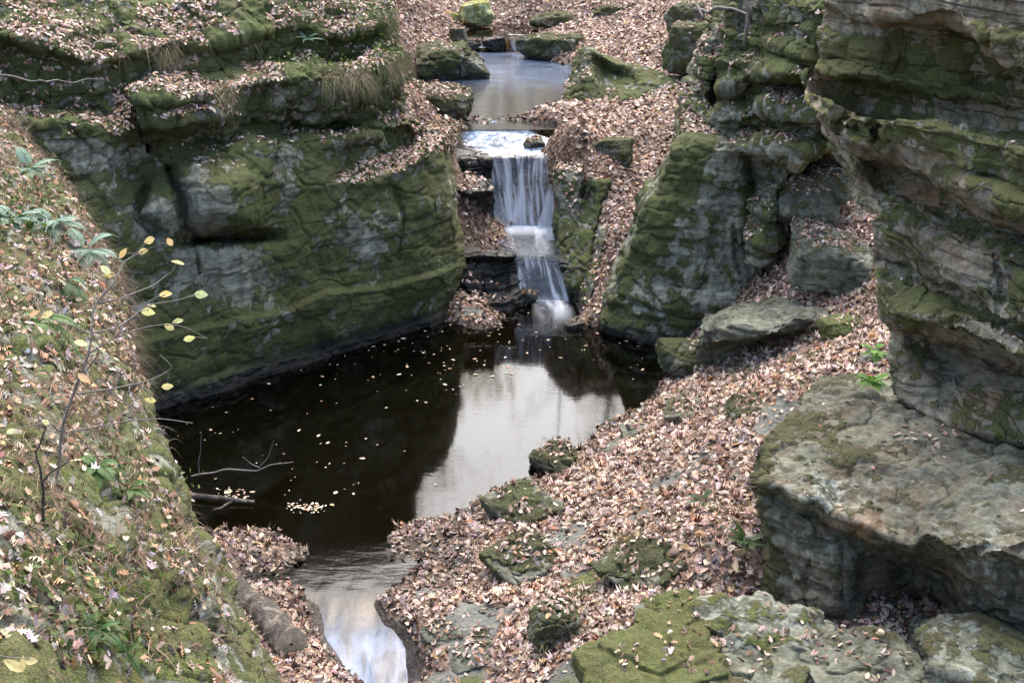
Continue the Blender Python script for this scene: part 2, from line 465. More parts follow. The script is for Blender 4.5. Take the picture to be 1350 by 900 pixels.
# upper pool and banks
g(2.6, (764, 95), (742, 122), (702, 150), (642, 160), (546, 108), (637, 66), (692, 70), (736, 84), (540, 125), (548, 150))
g(2.2, (660, 90), (680, 122), (600, 124), (575, 112), (700, 100), (620, 148), (650, 140))
for px, py, z in [(540, 72, 3.0), (530, 30, 3.6), (580, 37, 3.25), (560, 5, 4.0), (520, 5, 4.5), (600, 62, 2.8), (585, 66, 2.85),
                  (800, 60, 3.15), (850, 100, 3.1), (900, 60, 3.7), (800, 22, 3.45), (700, 15, 3.4), (760, 5, 3.75), (900, 10, 4.3), (850, 40, 3.45), (640, 8, 3.5), (760, 45, 3.1),
                  (722, 50, 2.98), (682, 50, 2.78), (690, 42, 2.8), (640, 46, 2.82), (655, 58, 2.6), (684, 60, 2.5), (780, 70, 2.95), (810, 150, 2.95), (770, 160, 2.72), (740, 70, 2.85), (720, 160, 2.66)]:
    g(z, (px, py))
CTRL += [np.array(v, float) for v in [(-9, 34, 3.2), (-9, 46, 5.0), (-20, 60, 9), (0, 64, 4.2), (20, 60, 8), (12, 40, 6.5), (9, 30, 4.5), (0, 120, 8), (-60, 120, 14), (60, 120, 14),
                                     (-20, 30, 3), (-14, 18, 0), (-8, 8, .5), (0, 6, -.6), (6, 6, 1.5), (12, 14, 4), (14, 24, 5), (0, -8, 0), (40, 0, 8), (-40, 0, 6), (-4, 12, .2)]]
CTRL = np.array(CTRL)
def _u(r2): return np.where(r2 > 1e-12, r2 * np.log(np.maximum(r2, 1e-12)) * .5, 0)
def _fit():
    X = CTRL[:, :2]; n = len(X)
    K = _u(((X[:, None] - X[None]) ** 2).sum(-1)) + np.eye(n) * .012
    A = np.zeros((n + 3, n + 3)); A[:n, :n] = K; A[:n, n] = 1; A[:n, n + 1:] = X; A[n, :n] = 1; A[n + 1:, :n] = X.T
    b = np.zeros(n + 3); b[:n] = CTRL[:, 2]
    return np.linalg.solve(A, b)
_w = _fit()
def ground_z(x, y):
    sh = np.shape(x); x = np.ravel(x).astype(float); y = np.ravel(y).astype(float); out = np.empty(len(x))
    for s in range(0, len(x), 20000):
        xs = x[s:s + 20000]; ys = y[s:s + 20000]
        r2 = (xs[:, None] - CTRL[None, :, 0]) ** 2 + (ys[:, None] - CTRL[None, :, 1]) ** 2
        out[s:s + 20000] = _u(r2) @ _w[:-3] + _w[-3] + _w[-2] * xs + _w[-1] * ys
    return out.reshape(sh)
def ground_full(x, y):
    z = ground_z(x, y)
    q = np.stack([x, y, 0 * x], -1)
    rough = np.clip(y / 20, .8, 1.6)
    under = sstep(.03, .25, z)
    shore = np.exp(-((z - np.where(y > 30, 2.6, .0)) / .16) ** 2)
    z = z + shore * (.07 * fbm(q * 1.1 + 9, 3) + .05 * fbm(q * 3.1 + 4, 3)) * (y < 60)
    return z + (.055 * fbm(q * 1.3, 4) + .03 * fbm(q * 5.0, 3)) * (.35 + .65 * under) * rough
PL_LEFT = plane_of(-5.9, 21.6, -1.5, 25.8)

NR, NC = 820, 640
yy = 7.0 * (60.0 / 7.0) ** np.linspace(0, 1, NR - 24)
yy = np.concatenate([yy, 60 * (600 / 60) ** (np.arange(1, 25) / 24)])
ss = np.linspace(-1, 1, NC)
GX = ss[None, :] * (yy[:, None] * .46 + 2.2); GY = np.repeat(yy[:, None], NC, 1)
GZ = ground_full(GX, GY)
GZ = GZ + (1.5 + 8 * sstep(2.5, 9, np.abs(GX - .5))) * sstep(49.5, 66, GY)
far = sstep(80, 140, GY); GZ = GZ * (1 - far) + far * (11 + 5 * fbm(np.stack([GX * .01, GY * .01, 0 * GX], -1), 3))
# the sheet dips under the rock masses that stand on it
nl, cl = PL_LEFT
dl = cl - (GX * nl[0] + GY * nl[1])          # metres behind the face of the mossy wall
ins = sstep(.25, .9, dl) * (GY < 27.0) * (GX < 0)
GZ = GZ * (1 - ins) + ins * np.minimum(GZ, -.3)
GP = np.stack([GX, GY, GZ], -1)
GN = grid_normals(GP); GN[GN[..., 2] < 0] *= -1
gpx, gpy, gdep = project(GP)
# patches of bare stone, moss, wet margin
wl = np.where(GY < 28.2, 0.0, np.where(GY > 31.5, 2.6, 9e9))
wet = 1 - sstep(.015, .10, GZ - np.where(GY < 28.2, 0.0, 2.6)); wet[(GY >= 27.3) & (GY < 31.5)] = 0
wet = np.clip(np.maximum(wet, (1 - sstep(.0, .12, GZ + .45)) * (GY < 14)), 0, 1) * (GY < 44)
q3 = GP * np.array([1, 1, .4])
patch = sstep(.20, .38, fbm(q3 * .95 + 3.3, 5)) * (GY < 25)
stone = sstep(.18, .28, fbm(q3 * np.array([.8, .8, .8]) + 41, 4)) * (GY < 26) * (gpx > 480)
moss = np.clip(patch * (gpx > 600), 0, 1)
GM = np.stack([moss, wet, 0 * wet, stone], -1)
me = mesh_np('ground', GP.reshape(-1, 3), grid_faces(NR, NC), M_LITTER, attrs={'mask': GM.reshape(-1, 4)})
ground = tag(link('ground', me), kind='structure')

# ------------------------------------------------------------------ water
def sheet_obj(name, P, mat, A=None, parent=None, flip=False):
    nv, nu = P.shape[:2]
    m = np.ones((nv, nu, 4), np.float32) if A is None else A
    N = grid_normals(P)
    fl = np.median(np.sum(N * (CAM - P), -1)) < 0
    return link(name, mesh_np(name, P.reshape(-1, 3), grid_faces(nv, nu, fl != flip), mat, attrs={'mask': m.reshape(-1, 4)}), parent)

# lower pool with its outflow running down toward the viewer
X, Y = np.meshgrid(np.linspace(-9, 4.2, 200), np.concatenate([np.linspace(10.5, 17.0, 160), np.linspace(17.1, 28, 60)]))
fl = sstep(16.6, 14.4, Y)
drop = -.10 * sstep(15.6, 14.8, Y) - .30 * sstep(14.9, 12.9, Y) - .25 * sstep(13.3, 11, Y)
q = np.stack([X * 2.6 + .4 * Y, Y * 1.1, 0 * X], -1)
Zw = drop + fl * (.05 * fbm(q, 3) + .03 * np.abs(fbm(q * np.array([2.4, 1.2, 1]) + 4, 3)))
A = np.ones(X.shape + (4,), np.float32); A[..., 3] = sstep(15.5, 13.6, Y); A[..., 0] = .75 * sstep(17.6, 14.4, Y)
tag(sheet_obj('water', np.stack([X, Y, Zw], -1), M_POOL, A), kind='structure')
# upper pool
X, Y = np.meshgrid(np.linspace(-4.5, 3.0, 40), np.linspace(31.6, 43.4, 50))
A = np.zeros(X.shape + (4,), np.float32); A[..., 3] = sstep(35.5, 39.5, Y); A[..., 0] = .42
tag(sheet_obj('water', np.stack([X, Y, 0 * X + 2.6], -1), M_UPPOOL, A), kind='structure')
# stream above the small cascade
X, Y = np.meshgrid(np.linspace(-3.2, 3.2, 20), np.linspace(43.6, 47.5, 20))
tag(sheet_obj('water', np.stack([X, Y, 0 * X + 3.02], -1), M_UPPOOL, np.stack([0 * X, 0 * X, 0 * X, 0 * X], -1)), kind='structure')
# ------------------------------------------------------------------ the waterfall in two drops and its rock step
def zrows(rows, nu, cell=1.0, sm=(1.5, 1.5), kind='y'):
    """rows of (px,py,Y) -> world grid"""
    G = rows_to_grid(rows, nu, cell, gain=30, sm=sm)
    return at_y(G[..., 0], G[..., 1], G[..., 2])
def Yz(px, py, z): return float(at_z(px, py, z)[1])
def rz(z, *pts): return [(px, py, Yz(px, py, z)) for px, py in pts]

fall = tag(empty('waterfall', at_z(710, 400, 0)), 'silky white waterfall dropping in two steps between the rocks into the dark pool', 'waterfall')
# rock step behind the water
rows = [rz(2.30, (596, 176), (690, 190), (770, 196)), rz(2.34, (590, 203), (640, 205), (690, 206), (735, 206), (775, 208)),
        [(590, 212, 29.9), (640, 212, 30.0), (690, 214, 30.0), (735, 214, 30.0), (775, 215, 29.9)],
        [(590, 290, 29.2), (640, 296, 29.75), (690, 300, 29.75), (735, 300, 29.7), (775, 300, 29.3)],
        rz(.78, (600, 325), (640, 327), (690, 328), (735, 330), (775, 330)),
        rz(.72, (600, 345), (640, 343), (690, 343), (735, 343), (775, 345)),
        [(600, 352, 27.1), (640, 350, 27.2), (690, 350, 27.55), (735, 350, 27.55), (775, 352, 27.3)],
        [(600, 420, 26.7), (640, 415, 26.9), (690, 412, 27.2), (745, 412, 27.15), (775, 420, 26.8)]]
G = rows_to_grid(rows, 220, 1.0, 30, (1.5, 2))
P, N, f_ = scan(G, at_y, lambda P: rock_disp(P, 3, .10, .05, 5, .05, 1.6, .02))
A = np.zeros(P.shape[:2] + (4,), np.float32); A[..., 1] = .85
ws = link('rock_ledge', mesh_np('rock_ledge', P.reshape(-1, 3), grid_faces(*P.shape[:2], f_), M_WETROCK, attrs={'mask': A.reshape(-1, 4)}))
tag(ws, 'dark wet stepped bedrock ledge behind the waterfall', 'rock ledge')

def strands(P, seed, cover=.5, fx=22., top=.2):
    nv, nu = P.shape[:2]
    u = np.linspace(0, 1, nu)[None].repeat(nv, 0); v = np.linspace(0, 1, nv)[:, None].repeat(nu, 1)
    q = np.stack([u * fx + .25 * np.sin(v * 3 + u * 9), v * 1.1, 0 * u + seed], -1)
    n = fbm(q, 4, 2.3, .6)
    q2 = np.stack([u * fx * .28, v * .7, 0 * u + seed + 5], -1)
    n = n + .7 * fbm(q2, 2)
    a = sstep(.02 - cover * .3, .42, n)
    return u, v, n, a
def water_sheet(name, rows, nu, seed, cover, fx, a_fn=None, amp=.03, ew=.07):
    P = zrows(rows, nu, .8, (2.5, 2.5))
    u, v, n, a = strands(P, seed, cover, fx)
    edge = sstep(0, ew, u) * sstep(1, 1 - ew, u)
    if a_fn: a = a_fn(u, v, a)
    N = grid_normals(P); s = np.sign(np.median(np.sum(N * (CAM - P), -1)))
    P = P + s * N * (amp * n * sstep(0, .15, v))[..., None]
    A = np.stack([u, v, a, np.clip(a * edge, 0, 1)], -1)
    return sheet_obj(name, P, M_FALL, A, fall)
# run over the lip
rows = [rz(2.595, (618, 158), (650, 160), (692, 162)), rz(2.57, (604, 172), (650, 174), (712, 178)), rz(2.52, (600, 184), (660, 186), (742, 188)),
        rz(2.47, (622, 197), (680, 197), (742, 199)), rz(2.41, (634, 204), (652, 207), (668, 203), (690, 206), (715, 204), (736, 207))]
P = zrows(rows, 160, .5, (1, 2))
q = np.stack([P[..., 0] * 2.0, P[..., 1] * .9, 0 * P[..., 0]], -1)
P[..., 2] += .03 * fbm(q * 1.6, 4)
A = np.ones(P.shape[:2] + (4,), np.float32); A[..., 0] = .10
A[..., 3] = .6 * sstep(0, .14, np.linspace(0, 1, 160))[None] * sstep(1, .86, np.linspace(0, 1, 160))[None]
sheet_obj('stream_run', P, M_RUN, A, fall)
# upper cascade
rows = [rz(2.42, (634, 203), (680, 203), (735, 204)), [(634, 208, 29.75), (680, 208, 29.75), (734, 209, 29.75)],
        [(640, 235, 29.55), (680, 235, 29.6), (731, 236, 29.55)], [(650, 301, 29.35), (690, 302, 29.4), (731, 303, 29.35)]]
water_sheet('upper_cascade', rows, 300, 1.3, .4, 11, lambda u, v, a: (.07 + .93 * a) * (.6 + .4 * sstep(.1, .5, v)) * (1 - .55 * sstep(.35, .0, u) * sstep(.9, .1, v)) + .55 * sstep(.86, 1, v))
# side strands
rows = [[(650, 246, 29.4), (658, 246, 29.4)], [(650, 270, 29.3), (664, 270, 29.3)], [(651, 300, 29.2), (676, 302, 29.2)]]
water_sheet('side_cascade', rows, 50, 4.2, .5, 3, lambda u, v, a: .45 * sstep(0, .3, v) * (.5 + .5 * a))
rows = [[(722, 243, 29.35), (730, 243, 29.35)], [(714, 280, 29.2), (731, 275, 29.2)], [(706, 304, 29.1), (732, 300, 29.1)], [(711, 326, 28.7), (735, 322, 28.7)]]
water_sheet('side_cascade', rows, 50, 7.7, .8, 3, lambda u, v, a: .8 * sstep(0, .2, v) * (.55 + .45 * a))
# middle ledge
rows = [rz(.98, (650, 296), (690, 297), (733, 298)), rz(.94, (652, 309), (690, 309), (735, 310)), rz(.90, (656, 325), (690, 325), (738, 325)), rz(.86, (672, 337), (700, 338), (735, 338))]
water_sheet('ledge_pool', rows, 160, 2.1, .9, 5, lambda u, v, a: .12 + .4 * a * sstep(.8, .2, v) + .75 * sstep(.42, .05, v) * sstep(0, .04, v) + .2 * a * sstep(1, .8, v), .02, .32)
# lower cascade
rows = [rz(.87, (678, 336), (700, 337), (733, 337)), [(679, 341, 27.45), (700, 342, 27.45), (734, 341, 27.45)],
        [(681, 360, 27.3), (705, 360, 27.3), (741, 360, 27.3)], [(684, 397, 27.1), (715, 398, 27.1), (752, 398, 27.1)]]
water_sheet('lower_cascade', rows, 240, 9.4, .6, 9, lambda u, v, a: (.09 + .91 * a) * (.62 + .3 * v) + .4 * sstep(.8, 1, v))
# foam apron
rows = [rz(.05, (692, 393), (715, 393), (752, 394)), rz(.035, (700, 402), (722, 403), (758, 404)), rz(.012, (704, 440), (735, 444), (768, 444))]
water_sheet('foam', rows, 80, 3.3, 1.4, 3, lambda u, v, a: np.clip(.05 + .75 * a, 0, 1) * sstep(.95, .0, v) ** 1.6 * sstep(0, .06, v), .015, .3)

# small far cascade between the two upper pools
far_fall = tag(empty('small_cascade', at_z(690, 66, 2.6)), 'small white cascade spilling into the upper pool far upstream', 'waterfall')
def far_sheet(name, rows, nu, seed):
    P = zrows(rows, nu, .6, (1.2, 1.2)); u, v, n, a = strands(P, seed, .6, 5)
    A = np.stack([u, v, a, np.clip(.35 + .6 * a, 0, 1) * sstep(0, .08, u) * sstep(1, .92, u)], -1)
    return sheet_obj(name, P, M_FALL, A, far_fall)
far_sheet('cascade', [rz(3.03, (668, 45), (692, 46)), rz(2.98, (670, 50), (691, 50)), rz(2.62, (676, 67), (690, 68))], 40, 1.)
far_sheet('cascade', [rz(2.98, (612, 48), (672, 50)), rz(2.9, (614, 52), (668, 54)), rz(2.72, (616, 62), (640, 64))], 60, 6.)
# ------------------------------------------------------------------ rock masses surveyed row by row
SURF = {}      # name -> (P, N, px, py) for scattering leaves, grass and ferns
def blob(G, px, py, rx, ry, amt, p=2.0, rot=0.0):
    c, s = math.cos(rot), math.sin(rot)
    dx = G[..., 0] - px; dy = G[..., 1] - py
    u = (c * dx + s * dy) / rx; v = (-s * dx + c * dy) / ry
    r = (np.abs(u) ** p + np.abs(v) ** p)
    return amt * np.exp(-r)
def cleft(G, pts, wid, amt):
    """a crack along a polyline"""
    best = np.full(G.shape[:2], 1e9)
    for (x0, y0), (x1, y1) in zip(pts[:-1], pts[1:]):
        dx, dy = x1 - x0, y1 - y0; L2 = dx * dx + dy * dy
        t = np.clip(((G[..., 0] - x0) * dx + (G[..., 1] - y0) * dy) / L2, 0, 1)
        best = np.minimum(best, np.hypot(G[..., 0] - x0 - t * dx, G[..., 1] - y0 - t * dy))
    return amt * np.exp(-(best / wid) ** 2)

def cliff(name, label, cat, rows, place, nu, mat, disp, mask, cell=1.6, gain=40, sm=(1.3, 1.3), mod=None, key=None, push=None, kind=None):
    G = rows_to_grid(rows, nu, cell, gain, sm)
    if mod: G[..., 2] += mod(G)
    P, N, fl = scan(G, place, disp, push=push(G) if push else None)
    A = mask(P, N, G); P = moss_up(P, N, A)
    o = link(name, mesh_np(name, P.reshape(-1, 3), grid_faces(*P.shape[:2], fl), mat, attrs={'mask': A.reshape(-1, 4)}))
    tag(o, label, cat, kind=kind)
    SURF[key or name] = (P, N, G)
    return o
def masks(P, N, moss, wet=0, warm=0, lich=0):
    A = np.zeros(P.shape[:2] + (4,), np.float32)
    for k, v in enumerate((moss, wet, warm, lich)): A[..., k] = np.clip(v, 0, 1)
    return A

# ---- the mossy wall on the far side of the pool
W = [
 [(-80, -90, 7), (505, -70, 7), (515, -70, 10)],
 [(-80, 10, 2.7), (0, 0, 2.5), (100, -5, 2.7), (180, 10, 2.7), (230, 12, 2.5), (300, -15, 2.5), (400, -10, 2.4), (480, -5, 2.3), (505, 5, 2.3), (512, 5, 5)],
 [(-80, 60, 1.3), (0, 45, 1.3), (60, 60, 1.25), (125, 85, 1.1), (160, 75, 1.3), (230, 55, 1.6), (270, 62, 1.6), (320, 45, 1.7), (400, 35, 1.7), (450, 48, 1.6), (505, 30, 1.6), (512, 30, 4)],
 [(-80, 75, 1.6), (0, 60, 1.6), (60, 72, 1.55), (125, 95, 1.4), (160, 85, 1.5), (230, 65, 1.8), (270, 72, 1.8), (320, 53, 1.9), (400, 43, 1.9), (450, 56, 1.8), (506, 40, 1.8), (513, 40, 4)],
 [(-80, 140, 1.6), (0, 135, 1.6), (60, 145, 1.55), (130, 150, 1.4), (165, 125, 1.5), (200, 95, 1.8), (270, 100, 1.8), (330, 85, 1.9), (400, 72, 1.9), (450, 85, 1.8), (510, 68, 1.8), (518, 68, 4)],
 [(-80, 165, .7), (0, 160, .7), (60, 165, .65), (130, 155, .7), (160, 160, .8), (180, 128, .3), (230, 132, .12), (300, 118, .3), (330, 110, .5), (400, 102, .45), (450, 104, .4), (490, 88, .5), (525, 80, .6), (532, 80, 3)],
 [(-80, 200, .65), (0, 200, .65), (60, 200, .6), (130, 185, .6), (170, 170, .6), (185, 165, .35), (230, 165, .08), (290, 160, .2), (310, 150, .5), (330, 140, .7), (400, 135, .65), (450, 140, .6), (500, 125, .65), (532, 120, .75), (538, 120, 3)],
 [(-80, 235, .65), (0, 240, .65), (60, 235, .6), (130, 230, .65), (180, 215, 1.05), (230, 190, 1.0), (300, 190, .9), (320, 170, .8), (330, 165, .75), (400, 168, .95), (450, 170, .9), (500, 155, .85), (540, 150, .85), (546, 150, 3)],
 [(-80, 255, .5), (0, 260, .5), (60, 255, .5), (130, 240, .5), (180, 238, .95), (230, 212, .85), (300, 205, .4), (340, 195, .4), (400, 178, .4), (450, 183, .35), (500, 170, .4), (546, 163, .55), (550, 163, 3)],
 [(-80, 300, .5), (0, 300, .4), (130, 270, .45), (180, 260, .6), (235, 225, .5), (300, 215, .25), (350, 215, .35), (400, 210, .3), (450, 225, .4), (500, 203, .7), (548, 180, 1.0), (570, 172, 1.1), (600, 172, 2.2), (606, 172, 4)],
 [(-80, 330, .3), (0, 330, .3), (130, 300, .35), (180, 285, .4), (235, 255, .25), (300, 250, .1), (350, 245, .25), (400, 240, .2), (445, 242, .1), (500, 238, .05), (530, 224, .05), (560, 200, .1), (575, 190, .3), (588, 200, 1.2), (592, 200, 3.5)],
 [(-80, 380, .2), (130, 350, .25), (180, 330, .25), (250, 300, .15), (300, 298, .1), (350, 300, .2), (400, 300, .15), (500, 290, 0), (560, 270, 0), (594, 262, .25), (603, 266, 1.2), (606, 268, 3.5)],
 [(-80, 430, .15), (130, 420, .15), (250, 380, .15), (350, 370, .15), (450, 350, .08), (560, 330, 0), (604, 320, .12), (611, 320, 1), (613, 320, 3)],
 [(-80, 470, .02), (130, 460, .02), (250, 430, .05), (380, 405, .05), (430, 380, .05), (500, 375, .02), (580, 355, -.03), (609, 342, .05), (615, 342, .8), (617, 342, 3)],
 [(-80, 477, -.12), (130, 467, -.12), (250, 437, -.1), (380, 412, -.1), (430, 388, -.12), (500, 382, -.14), (580, 362, -.16), (609, 350, -.05), (615, 350, .8), (617, 350, 3)],
 [(-80, 540, -.06), (130, 530, -.06), (210, 505, -.06), (300, 470, -.06), (400, 445, -.05), (500, 422, -.02), (580, 395, .0), (606, 374, .1), (611, 374, 1), (613, 374, 3)],
 [(-80, 590, -.02), (130, 550, .02), (210, 520, .05), (300, 485, .05), (400, 461, .05), (500, 436, .05), (575, 414, .05), (598, 394, .2), (601, 394, 1), (602, 394, 3)],
 [(-80, 597, -.2), (130, 557, -.16), (210, 527, -.14), (300, 492, -.14), (400, 467, -.14), (500, 441, -.12), (575, 419, -.1), (596, 400, .15), (598, 400, 1), (600, 400, 3)],
 [(-80, 640, -.25), (130, 600, -.2), (210, 560, -.2), (300, 525, -.2), (400, 495, -.2), (500, 470, -.2), (575, 445, -.1), (596, 425, .2), (598, 425, 1), (600, 425, 3)]]
def left_mod(G):
    m = blob(G, 296, 262, 52, 42, -.55, 3.5) + blob(G, 300, 316, 55, 8, 1.2, 3, -.04)
    m = m + cleft(G, [(222, 225), (240, 255), (246, 300), (262, 318)], 7, .38) + cleft(G, [(172, 130), (178, 160), (195, 195)], 6, .5)
    m = m + cleft(G, [(190, 250), (180, 285), (205, 305)], 6, .3)
    m = m + cleft(G, [(520, 250), (530, 290), (524, 340)], 5, .10) + cleft(G, [(255, 318), (262, 360)], 2.5, .12)
    m = m + blob(G, 400, 170, 60, 7, .35) + blob(G, 205, 275, 26, 22, -.22, 3) + blob(G, 480, 172, 40, 5, .3)
    m = m + blob(G, 70, 240, 45, 10, .35) + blob(G, 60, 165, 90, 10, -.1)
    return m
def left_mask(P, N, G):
    n = fbm(P * .8, 4); x, y = G[..., 0], G[..., 1]
    moss = .62 + .55 * n + .25 * np.clip(N[..., 2], 0, 1)
    moss = moss - blob(G, 268, 262, 34, 40, .75) - blob(G, 380, 215, 14, 40, .5) - blob(G, 300, 350, 50, 40, .6) - blob(G, 200, 290, 30, 40, .5) - blob(G, 120, 200, 60, 22, .7) - blob(G, 480, 270, 60, 90, .12) - blob(G, 350, 122, 60, 10, .5) - blob(G, 440, 310, 40, 40, .2)
    moss = moss + blob(G, 410, 250, 16, 60, .4) + blob(G, 480, 240, 30, 12, .4)
    wet = 1 - sstep(.10, .38, P[..., 2] + .10 * n)
    lich = .55 * blob(G, 120, 215, 70, 30, 1) + .5 * blob(G, 205, 280, 30, 40, 1) + .5 * blob(G, 70, 105, 70, 25, 1) + .3 * blob(G, 385, 215, 14, 40, 1)
    return masks(P, N, moss, wet, 0, lich)
cliff('mossy_cliff', 'tall dark green mossy cliff wall with leafy ledges rising straight from the pool', 'cliff', W, in_plane(PL_LEFT), 470, M_LEFT,
      lambda P: rock_disp(P, 1, .16, .034, 3.0, .05, 1.1, .045), left_mask, 1.5, 40, (1.2, 1.2), left_mod,
      push=lambda G: .62 + .75 * sstep(260, 150, G[..., 1]))

# ---- the buttress at the far corner of the pool
PL_BUT = plane_of(1.65, 25.2, 3.0, 24.6)
U = [[(905, 110, 4), (950, 150, 3), (1000, 160, 3)],
 [(891, 186, 1.4), (900, 183, .6), (920, 185, .35), (950, 190, .3), (975, 200, .4), (1000, 210, .9)],
 [(872, 207, 1.4), (884, 205, .35), (910, 205, .05), (950, 215, .1), (975, 235, .3), (1000, 240, .9)],
 [(845, 260, 1.4), (857, 258, .35), (885, 255, .0), (930, 265, 0), (955, 280, .15), (975, 290, .3), (1000, 290, .8)],
 [(825, 310, 1.4), (837, 308, .3), (870, 305, -.02), (920, 310, -.02), (955, 320, .1), (975, 330, .2), (1000, 330, .7)],
 [(806, 360, 1.4), (818, 358, .25), (860, 355, -.05), (920, 360, -.05), (960, 365, .1), (1000, 365, .4)],
 [(790, 400, 1.3), (803, 400, .2), (850, 398, -.1), (920, 405, -.1), (960, 405, .1), (1000, 400, .4)],
 [(780, 428, 1.2), (792, 430, .1), (840, 436, -.12), (890, 447, -.12), (930, 440, .1), (1000, 430, .4)],
 [(780, 436, 1.2), (792, 440, .1), (840, 445, -.25), (890, 457, -.25), (930, 450, .1), (1000, 440, .4)],
 [(780, 465, 1.2), (792, 470, .1), (840, 478, -.25), (890, 490, -.25), (930, 480, .1), (1000, 460, .4)]]
def but_mask(P, N, G):
    x, y = G[..., 0], G[..., 1]; n = fbm(P * .9, 4)
    edge = np.interp(y, [180, 260, 360, 440], [895, 858, 818, 790])
    moss = .34 + .5 * n + .75 * np.exp(-((x - edge - 22) / 26) ** 2) * sstep(400, 300, y) + .2 * sstep(380, 430, y)
    return masks(P, N, moss, 1 - sstep(.08, .35, P[..., 2] + .1 * n), 0, .1)
cliff('buttress', 'smooth dark rock buttress with a mossy edge standing in the pool beside the leafy gully', 'cliff', U, in_plane(PL_BUT), 190, M_LEFT,
      lambda P: rock_disp(P, 2, .13, .05, 2.4, .03, .8, .03), but_mask, 1.5, 30, (1.5, 1.5),
      lambda G: cleft(G, [(945, 290), (935, 350), (925, 380)], 5, .12) + cleft(G, [(968, 300), (975, 360)], 4, .15) + cleft(G, [(835, 400), (900, 418), (960, 425)], 4, .06) + cleft(G, [(860, 375), (960, 385)], 3, .04))

# ---- the layered wall above the gully
PL_RB = plane_of(3.9, 25.0, 5.35, 21.5)
B = [[(952, -70, 3), (960, -70, 1), (1150, -70, 1)],
 [(947, 15, 2), (952, 15, .3), (1000, 8, .1), (1050, 10, 0), (1090, 20, .1), (1150, 20, .1)],
 [(940, 30, 2), (946, 30, .5), (1000, 30, .3), (1050, 35, .2), (1090, 45, .3), (1150, 45, .3)],
 [(928, 65, 2), (933, 65, .4), (985, 55, .35), (1050, 58, .05), (1075, 62, .1), (1090, 70, .5), (1150, 80, .6)],
 [(914, 100, 2), (920, 100, .3), (960, 95, .3), (985, 85, .2), (1050, 85, .15), (1068, 100, .2), (1085, 90, .8), (1150, 90, .8)],
 [(906, 118, 2), (912, 118, .2), (950, 120, .2), (990, 98, .0), (1040, 98, -.2), (1065, 102, -.15), (1080, 105, .4), (1150, 110, .5)],
 [(902, 128, 2), (907, 128, .3), (950, 132, .3), (990, 108, .45), (1040, 110, .4), (1065, 114, .4), (1085, 125, .6), (1150, 130, .6)],
 [(897, 150, 2), (902, 150, .2), (950, 148, .2), (990, 128, .5), (1040, 128, .6), (1065, 128, .6), (1085, 135, .6), (1150, 150, .6)],
 [(894, 165, 2), (899, 165, .1), (950, 160, .0), (985, 150, -.05), (1000, 142, .0), (1040, 138, .05), (1070, 140, .2), (1090, 155, .6), (1150, 165, .7)],
 [(891, 195, 2), (896, 195, .3), (930, 190, .3), (950, 180, .15), (985, 170, .45), (1010, 165, .5), (1050, 170, .3), (1075, 180, .3), (1090, 185, .7), (1150, 200, .8)],
 [(891, 230, 2), (896, 230, .3), (930, 215, .2), (960, 195, -.1), (1000, 195, -.1), (1040, 195, .0), (1060, 200, .1), (1075, 205, 1.2), (1100, 215, 3.5)],
 [(900, 270, 2), (905, 270, .5), (935, 250, .6), (960, 225, .4), (1000, 230, .3), (1030, 225, .35), (1050, 222, .3), (1062, 230, 1.5), (1090, 240, 4)],
 [(925, 310, 2), (930, 310, .6), (950, 300, .5), (970, 270, .3), (1000, 255, .0), (1025, 245, .1), (1036, 245, .5), (1046, 245, 1.8), (1075, 260, 4)],
 [(955, 350, 2), (960, 350, .5), (975, 330, .35), (985, 310, .2), (1010, 290, .0), (1022, 275, .1), (1032, 275, .6), (1042, 278, 1.8), (1065, 290, 4)],
 [(960, 385, 2), (965, 385, .5), (980, 360, .2), (1000, 330, .0), (1012, 318, .1), (1022, 312, .8), (1032, 310, 2), (1050, 315, 4)],
 [(960, 420, 2), (965, 420, .4), (980, 390, .1), (1000, 365, .1), (1015, 350, .8), (1025, 345, 2), (1040, 345, 4)]]
def rb_mask(P, N, G):
    n = fbm(P * 1.1 + 7, 4)
    moss = .38 + .6 * n + .35 * np.clip(N[..., 2], 0, 1) + blob(G, 1035, 80, 40, 22, .35) + blob(G, 990, 70, 40, 60, .15) - blob(G, 950, 320, 40, 60, .35)
    lich = .45 * sstep(0, .3, fbm(P * .9 + 20, 3)) + blob(G, 965, 145, 25, 20, .6) + blob(G, 985, 215, 40, 40, .4)
    return masks(P, N, moss, 0, .15 * sstep(.1, .4, fbm(P + 30, 3)), lich)
cliff('layered_cliff', 'broken layered cliff of mossy ledges and clefts above the leafy gully', 'cliff', B, in_plane(PL_RB), 200, M_LEFT and rock_mat('layered_stone', rgb('4c4d43'), rgb('7b7d6e'), rgb('a0a292'), (.05, .07, .02), (.14, .175, .04)),
      lambda P: rock_disp(P, 4, .14, .14, 3.4, .05, 1.3, .05), rb_mask, 1.4, 40, (1.0, 1.0),
      lambda G: cleft(G, [(943, 60), (945, 100), (940, 145)], 4, .5) + cleft(G, [(955, 240), (950, 300), (955, 340)], 6, .45) + cleft(G, [(985, 225), (975, 270)], 4, .3))

